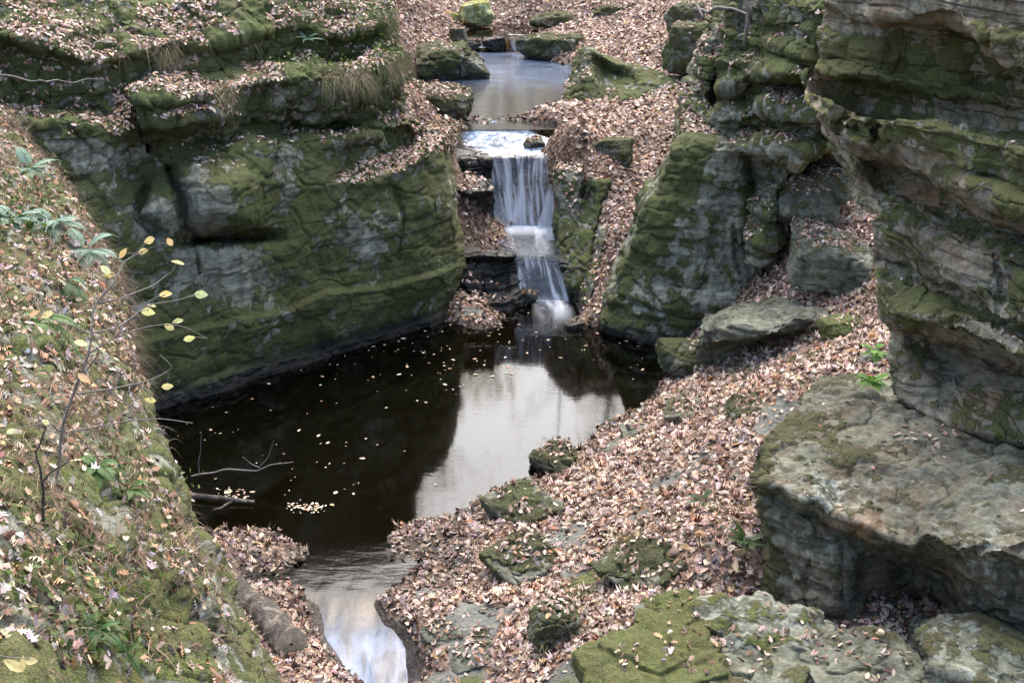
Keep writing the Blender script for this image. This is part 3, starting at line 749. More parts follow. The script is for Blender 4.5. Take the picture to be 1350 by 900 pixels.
# ---- the overhanging sandstone cliff nearest the viewer
PL_RA = plane_of(4.0, 16.5, 5.4, 13.8)
A_ = [[(1085, -70, .2), (1430, -70, .2)],
 [(1085, 5, .7), (1127, 28, .4), (1177, 18, .15), (1250, 15, 0), (1283, 35, 0), (1347, 85, 0), (1430, 110, 0)],
 [(1083, 14, .9), (1127, 38, .8), (1177, 30, .8), (1250, 32, 1.0), (1283, 50, 1.0), (1347, 98, .8), (1430, 120, .8)],
 [(1078, 60, .75), (1127, 80, .7), (1200, 85, .95), (1300, 105, 1.2), (1430, 140, 1.2)],
 [(1074, 92, .55), (1090, 100, .6), (1127, 98, .55), (1200, 108, .8), (1300, 125, 1.0), (1430, 150, 1.1)],
 [(1068, 108, .75), (1090, 112, .9), (1127, 115, 1.1), (1200, 125, 1.1), (1300, 140, 1.2), (1430, 160, 1.3)],
 [(1062, 114, .8), (1087, 119, 1.0), (1127, 140, 1.25), (1217, 153, 1.25), (1350, 170, 1.25), (1430, 180, 1.2)],
 [(1060, 127, .45), (1107, 147, .05), (1153, 157, -.05), (1210, 163, -.1), (1267, 177, -.15), (1350, 198, -.2), (1430, 210, -.2)],
 [(1061, 140, .55), (1103, 164, .1), (1120, 186, .1), (1153, 190, .0), (1200, 199, .0), (1227, 205, -.02), (1260, 224, -.1), (1283, 246, -.12), (1313, 270, -.12), (1350, 277, -.12), (1430, 285, -.1)],
 [(1066, 147, .8), (1106, 172, .45), (1121, 204, .35), (1153, 202, .5), (1177, 206, .5), (1200, 212, .5), (1227, 218, .4), (1260, 240, .2), (1283, 264, .15), (1313, 288, .12), (1350, 293, .12), (1430, 296, .1)],
 [(1090, 175, 1.1), (1118, 210, .8), (1130, 230, .6), (1153, 216, 1.0), (1200, 224, 1.2), (1227, 232, 1.1), (1260, 254, .8), (1283, 277, .7), (1313, 300, .7), (1350, 304, .7), (1430, 306, .7)],
 [(1118, 240, .9), (1132, 250, .8), (1150, 250, .7), (1200, 262, 1.0), (1270, 290, 1.0), (1350, 312, .75), (1430, 312, .6)],
 [(1138, 285, .7), (1155, 285, .55), (1180, 305, .5), (1250, 322, .3), (1300, 332, .1), (1350, 345, -.05), (1430, 345, -.1)],
 [(1150, 312, .75), (1165, 316, .7), (1200, 337, .35), (1230, 361, .1), (1253, 372, .05), (1300, 400, .0), (1313, 418, .0), (1350, 422, -.1), (1430, 425, -.1)],
 [(1152, 335, .95), (1170, 340, 1.0), (1200, 352, 1.0), (1230, 375, .85), (1253, 386, .7), (1300, 414, .5), (1313, 430, .4), (1350, 434, .3), (1430, 436, .3)],
 [(1154, 372, .7), (1175, 368, .9), (1200, 372, .95), (1233, 386, .85), (1283, 412, .6), (1313, 436, .4), (1350, 442, .3), (1430, 446, .3)],
 [(1157, 385, .2), (1175, 411, .05), (1233, 419, -.1), (1283, 432, -.2), (1350, 462, -.25), (1430, 480, -.25)],
 [(1160, 395, .35), (1177, 420, .3), (1233, 430, .5), (1283, 444, .6), (1350, 473, .6), (1430, 490, .6)],
 [(1168, 430, .5), (1190, 440, .5), (1233, 448, .95), (1283, 460, 1.1), (1350, 488, 1.1), (1430, 500, 1.1)],
 [(1172, 470, .35), (1195, 478, .45), (1233, 500, .75), (1300, 520, .8), (1350, 540, .7), (1430, 545, .7)],
 [(1180, 510, .3), (1193, 517, .3), (1220, 541, .3), (1267, 561, .3), (1293, 567, .3), (1350, 587, .3), (1430, 600, .3)],
 [(1186, 516, .6), (1200, 524, .7), (1222, 548, .8), (1267, 570, .8), (1293, 576, .8), (1350, 598, .8), (1430, 610, .8)],
 [(1192, 522, .9), (1205, 532, 1.0), (1230, 560, 1.1), (1270, 590, 1.1), (1310, 620, .9), (1350, 650, .8), (1430, 670, .8)],
 [(1196, 530, 1.2), (1210, 548, 1.3), (1240, 590, 1.3), (1270, 622, 1.3), (1310, 655, 1.2), (1350, 692, 1.1), (1430, 720, 1.1)]]
def ra_mask(P, N, G):
    n = fbm(P * 1.2 + 3, 4); x, y = G[..., 0], G[..., 1]
    moss = .26 + .5 * n + .3 * np.clip(N[..., 2], 0, 1)
    moss = moss + blob(G, 1180, 80, 80, 36, .62) + blob(G, 1250, 120, 90, 25, .45) + blob(G, 1110, 80, 30, 30, .3)
    moss = moss + .32 * sstep(0, 12, y - np.interp(x, [1060, 1107, 1210, 1350], [120, 143, 158, 190])) * sstep(0, 14, np.interp(x, [1060, 1120, 1227, 1283, 1350], [140, 190, 208, 250, 285]) - y)
    moss = moss + blob(G, 1345, 380, 26, 30, .7) + blob(G, 1190, 330, 30, 40, .2) + blob(G, 1230, 400, 70, 16, .25) - blob(G, 1270, 350, 50, 40, .35) - blob(G, 1260, 500, 70, 40, .35) - blob(G, 1220, 20, 120, 22, .6)
    warm = blob(G, 1300, 540, 34, 26, 1.0) + blob(G, 1240, 265, 50, 30, .55) + blob(G, 1310, 60, 50, 50, .6) + blob(G, 1250, 380, 30, 8, .5) + .36 * sstep(-.1, .3, fbm(P * .8 + 60, 3))
    lich = blob(G, 1230, 400, 60, 16, .7) + blob(G, 1310, 370, 40, 30, .35) + blob(G, 1230, 170, 140, 14, .5) + .2
    return masks(P, N, moss, 0, warm, lich)
cliff('overhanging_cliff', 'big overhanging sandstone cliff with pale ledges, brown hollows and bright moss', 'cliff', A_, in_plane(PL_RA), 300, M_RIGHT,
      lambda P: rock_disp(P, 6, .08, .085, 4.5, .02, 1.5, .04, .3), ra_mask, 1.4, 40, (.8, 1.6),
      lambda G: cleft(G, [(1312, 330), (1318, 400), (1312, 425)], 3, .07) + cleft(G, [(1150, 150), (1153, 190)], 2.5, .2) + cleft(G, [(1107, 145), (1105, 165)], 2, .2)
      + .10 * np.sin(G[..., 0] / 13.0 + 1.5 * np.sin(G[..., 1] / 30)) * blob(G, 1260, 490, 110, 45, 1) + .10 * np.sin(G[..., 0] / 11.0 + 2) * blob(G, 1230, 225, 120, 26, 1) + .10 * np.sin(G[..., 0] / 17.0) * blob(G, 1220, 70, 140, 40, 1))

# ---- the flat-topped block in front of it
PL_P = plane_of(2.7, 13.9, 4.9, 12.2)
def oz(z, *pts):
    n, c = PL_P; out = []
    for px, py in pts:
        p = at_z(px, py, z); out.append((px, py, float(c - n @ p)))
    return out
T = [oz(2.3, (1080, 503), (1130, 500), (1430, 500)), oz(2.55, (1046, 530), (1130, 525), (1250, 535), (1430, 545)), oz(2.5, (1018, 565), (1130, 570), (1250, 580), (1430, 590)),
 oz(2.42, (1005, 595), (1040, 605), (1130, 612), (1250, 620), (1430, 640)),
 [(1000, 615, 1.3), (1003, 622, .3), (1033, 630, .15), (1060, 640, .15), (1100, 652, .3), (1140, 662, .3), (1180, 672, .5), (1205, 675, .5), (1225, 676, .4), (1250, 680, .4), (1350, 695, .3), (1430, 705, .3)],
 [(1000, 633, 1.2), (1004, 637, .02), (1033, 641, -.05), (1060, 658, -.1), (1077, 655, -.05), (1100, 678, -.05), (1140, 690, -.1), (1180, 712, -.1), (1205, 720, -.1), (1222, 702, -.3), (1250, 718, -.4), (1350, 724, -.45), (1430, 735, -.45)],
 [(1000, 645, 1.2), (1006, 647, .2), (1033, 653, .4), (1060, 670, .45), (1077, 670, .45), (1100, 692, .35), (1140, 706, .3), (1180, 726, .5), (1205, 736, .7), (1225, 733, .2), (1250, 731, -.2), (1350, 737, -.3), (1430, 745, -.3)],
 [(1000, 690, 1.2), (1010, 690, .1), (1033, 684, .1), (1050, 690, .0), (1100, 712, .1), (1120, 722, .2), (1150, 738, .7), (1200, 758, 1.1), (1240, 765, 1.0), (1265, 760, .1), (1290, 760, -.2), (1350, 765, -.2), (1430, 770, -.2)],
 [(998, 740, 1.2), (1006, 742, .15), (1033, 745, .0), (1050, 740, -.1), (1100, 760, -.05), (1120, 768, .1), (1150, 780, .7), (1200, 792, 1.1), (1250, 798, 1.1), (1278, 795, .1), (1320, 790, -.05), (1350, 800, .1), (1430, 800, .1)],
 [(998, 788, 1.2), (1006, 790, .2), (1033, 795, .1), (1060, 800, -.1), (1100, 800, -.05), (1130, 802, .2), (1150, 812, .5), (1200, 820, .7), (1250, 815, .9), (1290, 830, .3), (1350, 850, .2), (1430, 850, .2)],
 [(998, 825, 1.2), (1006, 825, .3), (1060, 830, .0), (1100, 825, .0), (1130, 835, .0), (1170, 845, -.1), (1210, 870, .0), (1300, 890, .2), (1430, 900, .2)],
 [(998, 950, 1.2), (1006, 950, .3), (1130, 960, .1), (1430, 980, .2)]]
def t_mask(P, N, G):
    n = fbm(P * 1.3 + 13, 4)
    moss = .24 + .6 * n + blob(G, 1050, 545, 40, 22, .7) + blob(G, 1010, 600, 14, 50, .6) + blob(G, 1012, 740, 12, 80, .6) + blob(G, 1120, 590, 120, 20, .12)
    warm = blob(G, 1200, 780, 60, 40, .55) + blob(G, 1110, 690, 40, 14, .8) + .15
    lich = .18 + blob(G, 1310, 745, 40, 50, .5) + blob(G, 1090, 650, 50, 30, .5) + blob(G, 1070, 740, 30, 30, .4)
    return masks(P, N, moss, 0, warm, lich)
cliff('flat_topped_rock', 'large pale flat-topped sandstone block undercut by a brown hollow', 'rock', T, in_plane(PL_P), 330, M_BLUE,
      lambda P: rock_disp(P, 8, .12, .038, 5.5, .03, 1.0, .04, .4), t_mask, 1.5, 30, (.9, 1.2),
      lambda G: cleft(G, [(1075, 700), (1060, 780), (1065, 800)], 3, .08) + cleft(G, [(1110, 715), (1108, 790)], 2.5, .05) + cleft(G, [(1325, 740), (1330, 790)], 6, .14))

# ---- the steep leafy bank at the viewer's side of the stream
L = [[(-90, 120, 16), (-30, 130, 16.2), (0, 150, 16.0), (10, 152, 17.5)],
 [(-90, 165, 14.5), (-20, 160, 15), (8, 166, 15.4), (16, 168, 17)],
 [(-90, 230, 12.2), (0, 228, 13.2), (55, 230, 14), (64, 232, 15.4)],
 [(-90, 300, 10.8), (0, 300, 11.6), (80, 300, 12.5), (106, 300, 13.2), (114, 302, 14.6)],
 [(-90, 370, 9.6), (0, 370, 10.4), (60, 370, 10.8), (90, 370, 11.4), (140, 370, 12.4), (149, 372, 13.8)],
 [(-90, 430, 8.7), (0, 430, 9.4), (60, 430, 9.8), (90, 430, 10.4), (160, 430, 11.6), (170, 432, 13)],
 [(-90, 500, 7.9), (0, 500, 8.5), (60, 500, 9.0), (100, 500, 9.6), (150, 500, 10.2), (183, 500, 11), (191, 502, 12.4)],
 [(-90, 560, 7.2), (0, 560, 7.8), (60, 560, 8.2), (120, 560, 9.0), (160, 560, 9.5), (202, 560, 10.5), (211, 562, 11.8)],
 [(-90, 640, 6.5), (0, 640, 7.0), (80, 640, 7.5), (150, 640, 8.3), (200, 640, 8.9), (225, 640, 9.4), (240, 640, 10.2), (248, 642, 11.4)],
 [(-90, 690, 6.1), (0, 690, 6.6), (80, 690, 7.1), (150, 690, 7.8), (205, 690, 8.4), (235, 690, 9.2), (252, 690, 10.0), (261, 692, 11.2)],
 [(-90, 760, 5.7), (0, 760, 6.1), (100, 760, 6.8), (180, 760, 7.5), (235, 760, 8.0), (265, 760, 8.8), (294, 760, 9.7), (304, 762, 11)],
 [(-90, 840, 5.2), (0, 840, 5.6), (100, 840, 6.2), (200, 840, 7.0), (255, 840, 7.5), (285, 840, 8.3), (334, 840, 9.3), (345, 842, 10.6)],
 [(-90, 900, 4.85), (0, 900, 5.2), (100, 900, 5.8), (200, 900, 6.5), (270, 900, 7.1), (300, 900, 7.8), (367, 900, 9.0), (378, 902, 10.2)],
 [(-90, 1000, 4.35), (0, 1000, 4.7), (100, 1000, 5.2), (200, 1000, 5.8), (310, 1000, 6.5), (350, 1000, 7.2), (430, 1000, 8.4), (442, 1002, 9.4)]]
def l_mask(P, N, G):
    x, y = G[..., 0], G[..., 1]; n = fbm(P * 1.4 + 23, 4)
    face = sstep(0, 26, x - np.interp(y, [480, 560, 640, 760, 840, 900, 1000], [170, 165, 195, 245, 262, 280, 340]))
    face = np.maximum(face, blob(G, 165, 570, 32, 30, 1.2)); face = np.maximum(face, blob(G, 4, 680, 14, 50, 1.2)); face = np.maximum(face, sstep(855, 885, y + 8 * n) * sstep(290, 250, x))
    face = np.maximum(face, sstep(.10, .25, fbm(P * 1.1 + 3, 3)) * sstep(560, 640, y) * sstep(60, 120, x))
    moss = .55 + .6 * n + .2 * sstep(.2, .5, fbm(P * .8, 2))
    lich = .22 + blob(G, 160, 570, 34, 30, .5) + blob(G, 270, 830, 40, 40, .3)
    a = masks(P, N, moss, 0, 0, lich); SURF['bank_face'] = face
    return a
cliff('mossy_bank', 'steep leaf-strewn bank of mossy rock with ferns, nearest to the viewer', 'bank', L, at_y, 360, M_NEAR,
      lambda P: rock_disp(P, 9, .10, .05, 4.0, .05, 1.6, .035), l_mask, 1.7, 20, (1.6, 1.6))
print('rocks', {k: v[0].shape for k, v in SURF.items() if isinstance(v, tuple)})
# ------------------------------------------------------------------ loose rocks
def row_rock(name, label, cat, rows, place, nu, mat, seed, moss=.45, wetz=None, lich=.15, disp=(.10, .03, 3, .04, 1.2, .02), cell=1.3, sm=(1.6, 1.6), mod=None, warm=0):
    def m(P, N, G):
        wet = 0 if wetz is None else 1 - sstep(wetz, wetz + .25, P[..., 2] + .08 * fbm(P * 2, 3))
        return masks(P, N, moss + .55 * fbm(P * 1.3 + seed, 4) + .2 * np.clip(N[..., 2], 0, 1), wet, warm, lich)
    return cliff(name, label, cat, rows, place, nu, mat, lambda P: rock_disp(P, seed, *disp), m, cell, 30, sm, mod, key=name + str(seed))

def cube_sphere(n):
    V = []; F = []; o = 0
    t = np.tan(np.linspace(-1, 1, n) * math.pi / 4)
    a, b = np.meshgrid(t, t)
    for ax in range(3):
        for s in (-1, 1):
            p = np.zeros((n, n, 3)); p[..., ax] = s; p[..., (ax + 1) % 3] = a * s; p[..., (ax + 2) % 3] = b
            V.append(p.reshape(-1, 3)); F.append(grid_faces(n, n) + o); o += n * n
    V = np.concatenate(V); V /= np.linalg.norm(V, axis=1)[:, None]
    return V, np.concatenate(F)
CS = {n: cube_sphere(n) for n in (14, 30, 64)}
ROCKS = []
def ground_hit(px, py):
    """where the sight line meets the ground"""
    d = ray(px, py); t = np.linspace(9, 60, 700); Q = CAM + d * t[:, None]
    h = ground_full(Q[:, 0], Q[:, 1]); i = int(np.argmax(Q[:, 2] < h)); return float(h[i])
def boulder(name, label, px, py, z, wpx, hpx, dep=.8, yaw=0, seed=0, mat=M_DARK, moss=.4, n=64, tilt=(0, 0), nplanes=13, rough=1.0, k=14.0, wet=None, lich=.15, group=None, cat='boulder', sink=.25, top=None, warm=0, box=.75):
    """a faceted rock whose visible foot sits at the pixel (px,py) on level z; wpx,hpx its seen size"""
    base = at_z(px, py, z); dist = float(np.linalg.norm(base - CAM)) * .985
    sx = wpx * dist / FPX / 2; sz = hpx * dist / FPX / 2 * 1.05; sy = sx * dep
    r = np.random.default_rng(100 + seed)
    D, F = CS[n]
    pl = r.normal(size=(nplanes, 3)); pl /= np.linalg.norm(pl, axis=1)[:, None]
    pl = np.concatenate([pl, np.eye(3), -np.eye(3)]); h = np.concatenate([.78 + .22 * r.random(nplanes), np.full(6, box + .1)])
    q = D @ pl.T; q = np.where(q > .05, h[None] / np.maximum(q, .05), 9)
    rad = -np.log(np.exp(-k * np.minimum(q, 3)).sum(1)) / k
    P = D * rad[:, None] * np.array([sx, sy, sz]) * 1.12
    ax = np.array(tilt)
    from mathutils import Euler
    Rm = np.array(Euler((tilt[0], tilt[1], yaw)).to_matrix()); P = P @ Rm.T; DN = D @ Rm.T
    c = base + np.array([0, sy * .8, sz * (1 - sink)]); W = P + c
    s = min(sx, 1.0)
    dd = rock_disp(W * (1 / max(s, .25)) * .8, seed + 20, .10, .035, 3.0, .05, 1.0, .03) * s * rough
    W = W + DN * dd[:, None]
    moss_v = moss + .55 * fbm(W * 1.5 + seed, 4) + .35 * np.clip(DN[:, 2], 0, 1)
    A = np.zeros((len(W), 4)); A[:, 0] = np.clip(moss_v, 0, 1); A[:, 3] = lich; A[:, 2] = warm
    if wet is not None: A[:, 1] = 1 - sstep(wet, wet + .22, W[:, 2] + .06 * fbm(W * 3, 3))
    W = moss_up(W, DN, A, .03 * min(1, s * 1.5))
    loc = Vector((base[0], base[1] + sy * .8, base[2]))
    me = mesh_np(name, W - np.array(loc), F, mat, attrs={'mask': A})
    o = link(name, me); o.location = loc
    tag(o, label, cat, group)
    # surface record for scattering
    ROCKS.append((W, DN, F, o))
    return o

# far end of the place
boulder('boulder', 'big dark angular boulder sitting in the upper pool', 590, 107, 2.58, 100, 50, .75, .25, 1, moss=.42, wet=2.6, k=30.0, nplanes=7, rough=1.6, tilt=(.05, -.08), sink=.3)
boulder('boulder', 'low dark boulder topped with leaves at the edge of the upper pool', 578, 164, 2.58, 84, 46, .8, -.12, 2, moss=.35, wet=2.62, k=26.0, nplanes=8, rough=1.5, tilt=(0, .10), sink=.3)
boulder('sunlit_rock', 'pale yellow-green rock lit at the far end of the stream', 628, 35, 3.1, 46, 34, .8, .3, 3, M_PALE, moss=.25, n=30, lich=.7)  # the pale stone stands for sun falling on these two rocks
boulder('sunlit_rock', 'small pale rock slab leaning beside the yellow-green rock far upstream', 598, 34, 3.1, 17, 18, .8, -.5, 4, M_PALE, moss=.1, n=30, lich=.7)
boulder('rock', 'dark flat-topped rock beside the small far cascade', 728, 79, 2.62, 84, 34, .9, -.3, 5, moss=.45, wet=2.62, cat='rock', sink=.35)
boulder('rock', 'small wet black rock splitting the small far cascade', 652, 66, 2.66, 34, 18, .8, .1, 6, M_WETROCK, moss=0, n=30, wet=3.2, cat='rock')
boulder('rock', 'wet black stone under the small far cascade, nearest the big angular boulder', 622, 67, 2.64, 26, 13, .8, .5, 7, M_WETROCK, moss=0, n=30, wet=3.2, cat='rock')
boulder('rock', 'dark rock standing between the leafy bank and the small far cascade', 605, 62, 2.75, 22, 26, .9, .5, 46, moss=.4, n=30, cat='rock')
boulder('rock_ridge', 'long low mossy rock ridge along the far leafy bank', 822, 22, 3.42, 96, 15, .35, .22, 8, moss=.65, n=30, cat='rock ridge')
boulder('rock_ridge', 'low brown mossy rock ridge beside the water far upstream', 735, 36, 3.12, 76, 18, .4, .05, 9, moss=.45, n=30, cat='rock ridge', warm=.3)
boulder('boulder', 'mossy boulder high on the leafy slope under the layered cliff', 912, 92, 3.6, 66, 66, .9, .2, 10, moss=.55, n=30)
boulder('boulder', 'dark mossy boulder among leaves above the ridge with a hollow', 905, 42, 4.0, 50, 40, .9, .5, 44, moss=.5, n=30)
boulder('rock', 'dark rounded rock half buried in leaves above the gully', 810, 214, 2.45, 52, 34, .7, -.3, 11, moss=.5, n=30, cat='rock')
row_rock('hollow_rock', 'mossy rock ridge with a dark hollow beside the upper pool', 'rock', [
 [(764, 70, 37), (800, 82, 37), (850, 95, 37), (896, 108, 36)],
 [(757, 72, 35.3), (764, 66, 34.5), (775, 63, 34.2), (795, 76, 34.3), (812, 86, 34.6), (840, 88, 34.3), (870, 97, 34), (893, 108, 33.6), (898, 112, 34.8)],
 [(754, 88, 35), (762, 84, 34.0), (778, 78, 33.9), (795, 90, 34.9), (815, 100, 34.9), (835, 105, 33.9), (865, 113, 33.5), (890, 118, 33.2), (896, 122, 34.2)],
 [(748, 110, 34.6), (756, 108, 33.7), (778, 104, 33.4), (800, 118, 34.0), (818, 122, 33.4), (840, 122, 33.1), (868, 133, 32.8), (886, 138, 32.9), (891, 140, 33.8)],
 [(740, 132, 34.2), (748, 132, 33.4), (780, 134, 32.9), (810, 142, 32.7), (840, 148, 32.4), (858, 154, 32.2), (870, 158, 32.4), (876, 160, 33.3)],
 [(738, 160, 33.4), (748, 160, 32.7), (780, 162, 32.2), (810, 168, 32.0), (840, 174, 31.7), (858, 180, 31.5), (870, 184, 31.7), (876, 186, 32.6)]],
 at_y, 120, M_LEFT, 12, moss=.50, disp=(.16, .05, 2.4, .05, 1.0, .03))
row_rock('split_rock', 'dark mossy split rock wall beside the waterfall', 'rock', [
 [(732, 196, 30.2), (770, 198, 30.3), (812, 208, 30.3)],
 [(726, 228, 29.4), (731, 224, 28.75), (742, 224, 28.6), (765, 228, 28.4), (785, 238, 28.3), (804, 242, 28.3), (812, 243, 29.3)],
 [(728, 250, 29.3), (733, 250, 28.55), (745, 252, 28.35), (768, 255, 28.1), (774, 256, 28.5), (785, 258, 28.0), (798, 262, 28.0), (808, 263, 29.1)],
 [(730, 300, 28.9), (735, 300, 28.2), (748, 300, 27.95), (766, 300, 27.75), (780, 300, 27.6), (790, 300, 27.65), (800, 300, 28.7)],
 [(732, 342, 28.3), (741, 344, 27.65), (758, 346, 27.3), (774, 346, 27.1), (779, 346, 27.2), (787, 346, 28.1)],
 [(738, 372, 27.8), (748, 373, 27.35), (760, 372, 27.0), (768, 370, 26.95), (776, 369, 27.9)],
 [(742, 410, 27.5), (752, 412, 27.2), (762, 410, 26.9), (772, 408, 27.5)]],
 at_y, 90, M_LEFT, 13, moss=.42, wetz=.15, disp=(.12, .03, 2.4, .04, 1.0, .02), mod=lambda G: cleft(G, [(774, 225), (768, 260)], 4, .5))
row_rock('rock_fin', 'narrow mossy rock fin slanting down between the gully and the split rock', 'rock', [
 [(806, 246, 29.8), (822, 246, 29.8)], [(800, 258, 29.2), (806, 255, 28.4), (814, 255, 28.3), (824, 262, 29.0)],
 [(782, 300, 28.6), (789, 300, 27.75), (800, 302, 27.5), (808, 305, 28.2)], [(768, 350, 28.2), (776, 350, 27.2), (788, 352, 26.9), (796, 355, 27.7)],
 [(758, 395, 27.4), (765, 396, 26.5), (778, 396, 26.2), (788, 398, 27.0)], [(755, 425, 27.0), (763, 428, 26.1), (776, 430, 25.9), (786, 430, 26.6)]],
 at_y, 40, M_LEFT, 14, moss=.35, wetz=.1, disp=(.08, .03, 2.4, .03, 1.4, .02))
# round the fall
row_rock('ledge_block', 'wet black block of rock beside the upper drop of the waterfall', 'rock', [
 rz(2.45, (598, 196), (640, 200)), rz(2.40, (600, 212), (615, 210), (636, 210), (650, 212)), [(602, 228, 29.5), (615, 226, 29.3), (636, 232, 29.35), (648, 240, 29.6)],
 rz(2.0, (604, 252), (620, 253), (640, 252), (650, 252)), [(606, 268, 28.9), (620, 267, 28.8), (640, 262, 29.0), (652, 262, 29.4)], [(608, 300, 28.6), (622, 300, 28.5), (642, 300, 28.8), (653, 300, 29.3)], [(608, 320, 28.4), (622, 320, 28.3), (645, 320, 28.6), (655, 320, 29)]],
 at_y, 60, M_WETROCK, 15, moss=.0, wetz=9, disp=(.07, .04, 4, .05, 2.2, .02))
row_rock('ledge_slab', 'dark wet layered slab beside the lower drop of the waterfall', 'rock', [
 rz(1.0, (606, 326), (650, 330), (682, 334)), rz(.95, (604, 338), (625, 337), (650, 338), (680, 340)), [(606, 346, 27.4), (625, 344, 27.3), (650, 347, 27.35), (678, 347, 27.5)],
 [(607, 352, 27.2), (625, 352, 27.15), (650, 356, 27.1), (684, 353, 27.45)], [(608, 365, 27.0), (628, 364, 27.0), (652, 372, 26.95), (686, 366, 27.3)],
 rz(.25, (620, 385), (640, 386), (660, 384), (690, 380)), [(622, 396, 26.5), (640, 398, 26.5), (665, 396, 26.6), (694, 394, 26.9)], [(622, 425, 26.2), (640, 425, 26.2), (665, 425, 26.3), (698, 420, 26.6)]],
 at_y, 90, M_WETROCK, 16, moss=.05, wetz=9, disp=(.08, .05, 5, .06, 2.0, .02))
boulder('rock', 'wet leaf-covered stone at the foot of the lower cascade', 697, 401, .02, 26, 18, .8, .2, 17, M_WETROCK, 0, 30, wet=5, cat='rock')
boulder('rock', 'small black stone in the pool where the white water lands', 756, 437, .0, 22, 12, 1.2, .4, 18, M_WETROCK, 0, 30, wet=5, cat='rock')
boulder('rock', 'leaf-dotted stone on the lip of the upper drop', 703, 197, 2.44, 30, 15, .8, .2, 19, M_DARK, .1, 30, wet=2.5, cat='rock')
# slope under the cliffs
row_rock('boulder', 'long dark overhanging boulder jutting from the leafy slope', 'boulder', [
 [(930, 412, 23.70), (985, 398, 23.50), (1030, 386, 23.30), (1092, 400, 22.90)],
 [(920, 430, 22.40), (945, 416, 21.90), (985, 410, 21.70), (1003, 413, 21.70), (1030, 402, 21.60), (1070, 402, 21.40), (1091, 412, 21.70)],
 [(915, 442, 22.10), (945, 432, 21.40), (985, 424, 21.05), (1005, 430, 21.10), (1040, 419, 21.00), (1080, 415, 21.00), (1092, 418, 21.40)],
 [(915, 455, 22.00), (945, 452, 21.30), (985, 447, 21.00), (1010, 444, 21.00), (1040, 433, 20.90), (1080, 424, 21.00), (1092, 424, 21.30)],
 [(918, 466, 22.00), (945, 464, 22.00), (985, 459, 21.90), (1010, 452, 21.70), (1040, 442, 21.40), (1080, 430, 21.20), (1092, 430, 21.30)],
 [(920, 492, 22.10), (950, 488, 22.10), (985, 476, 21.90), (1010, 466, 21.70), (1040, 454, 21.40), (1080, 440, 21.20), (1092, 440, 21.30)]],
 at_y, 120, M_BLUE, 21, moss=.0, lich=.2, disp=(.10, .05, 4, .04, 1.2, .025), sm=(1.0, 1.5))
boulder('boulder', 'low dark mossy boulder under the long overhanging boulder at the water', 922, 496, .22, 92, 44, .8, .3, 22, M_DARK, moss=.4, wet=.05, sink=.35)
boulder('slab', 'grey stepped slab scattered with leaves above the long boulder', 1102, 378, 1.9, 120, 66, .9, -.2, 23, M_BLUE, moss=.1, tilt=(.10, .12), sink=.15, cat='slab')
boulder('slab', 'rounded grey slab under the layered cliff with leaves on its top', 1066, 303, 2.5, 86, 62, 1.0, .15, 24, M_BLUE, moss=.22, sink=.15, cat='slab')
boulder('slab', 'upper grey slab between the layered cliff and the overhanging cliff', 1098, 266, 2.95, 76, 44, 1.0, -.1, 25, M_BLUE, moss=.15, sink=.2, cat='slab')
boulder('boulder', 'tall rounded mossy boulder below the end of the pale ledge', 1092, 228, 3.2, 74, 84, .9, .3, 47, M_RIGHT, moss=.35, sink=.3)
boulder('boulder', 'mossy grassy boulder beside the bright green fern', 1118, 452, 1.62, 70, 30, .9, .1, 26, M_NEAR, moss=.6, sink=.45)
# flat stones lying in the leaves of the slope
for k, (px, py, z, w, h, yw, ms, lab) in enumerate([
 (908, 552, .78, 62, 24, -.35, .05, 'flat blue-grey stone bare among leaves under the dark mossy boulder'),
 (836, 574, .42, 40, 18, .2, .25, 'small flat grey stone near the water in the middle of the leafy slope'),
 (736, 622, .10, 60, 56, .5, .55, 'dark mossy rock at the pool edge of the leafy slope'),
 (692, 690, .22, 84, 40, .55, .35, 'sloping grey-green slab showing through the leaves near the shallow water'),
 (690, 765, .40, 90, 56, .5, .6, 'grassy mossy hummock of rock in the middle of the leafy slope'),
 (735, 850, .55, 76, 110, .1, .55, 'upright mossy rock with a dark side low on the leafy slope'),
 (850, 775, .85, 100, 48, .55, .6, 'long dark grassy rock half buried below the flat-topped block'),
 (985, 545, 1.25, 50, 18, .2, .6, 'low mossy stone just below the fern and beside the flat-topped block'),
 (620, 880, .22, 66, 22, .2, .05, 'dark flat stone beside the outflow at the bottom edge'),
 (580, 850, .10, 50, 20, .4, .0, 'wet grey stone at the edge of the outflow'),
 (600, 745, .10, 46, 12, .1, .0, 'thin grey stone lying flat in the shallow margin'),
 ]):
    z = ground_hit(px, py)
    ang = dict(k=26.0, nplanes=7) if k in (2, 3, 6, 7) else dict(k=13.0)
    boulder('stone', lab, px, py, z, w * .95, h * .62, 1.2, yw, 60 + k, [M_BLUE, M_DARK][ms > .3], moss=ms * .75, n=30 if k not in (4, 5, 6) else 64, sink=.85 if k == 2 else .68, tilt=(.12, -.3), cat='stone', rough=2.2, wet=.03, **ang)
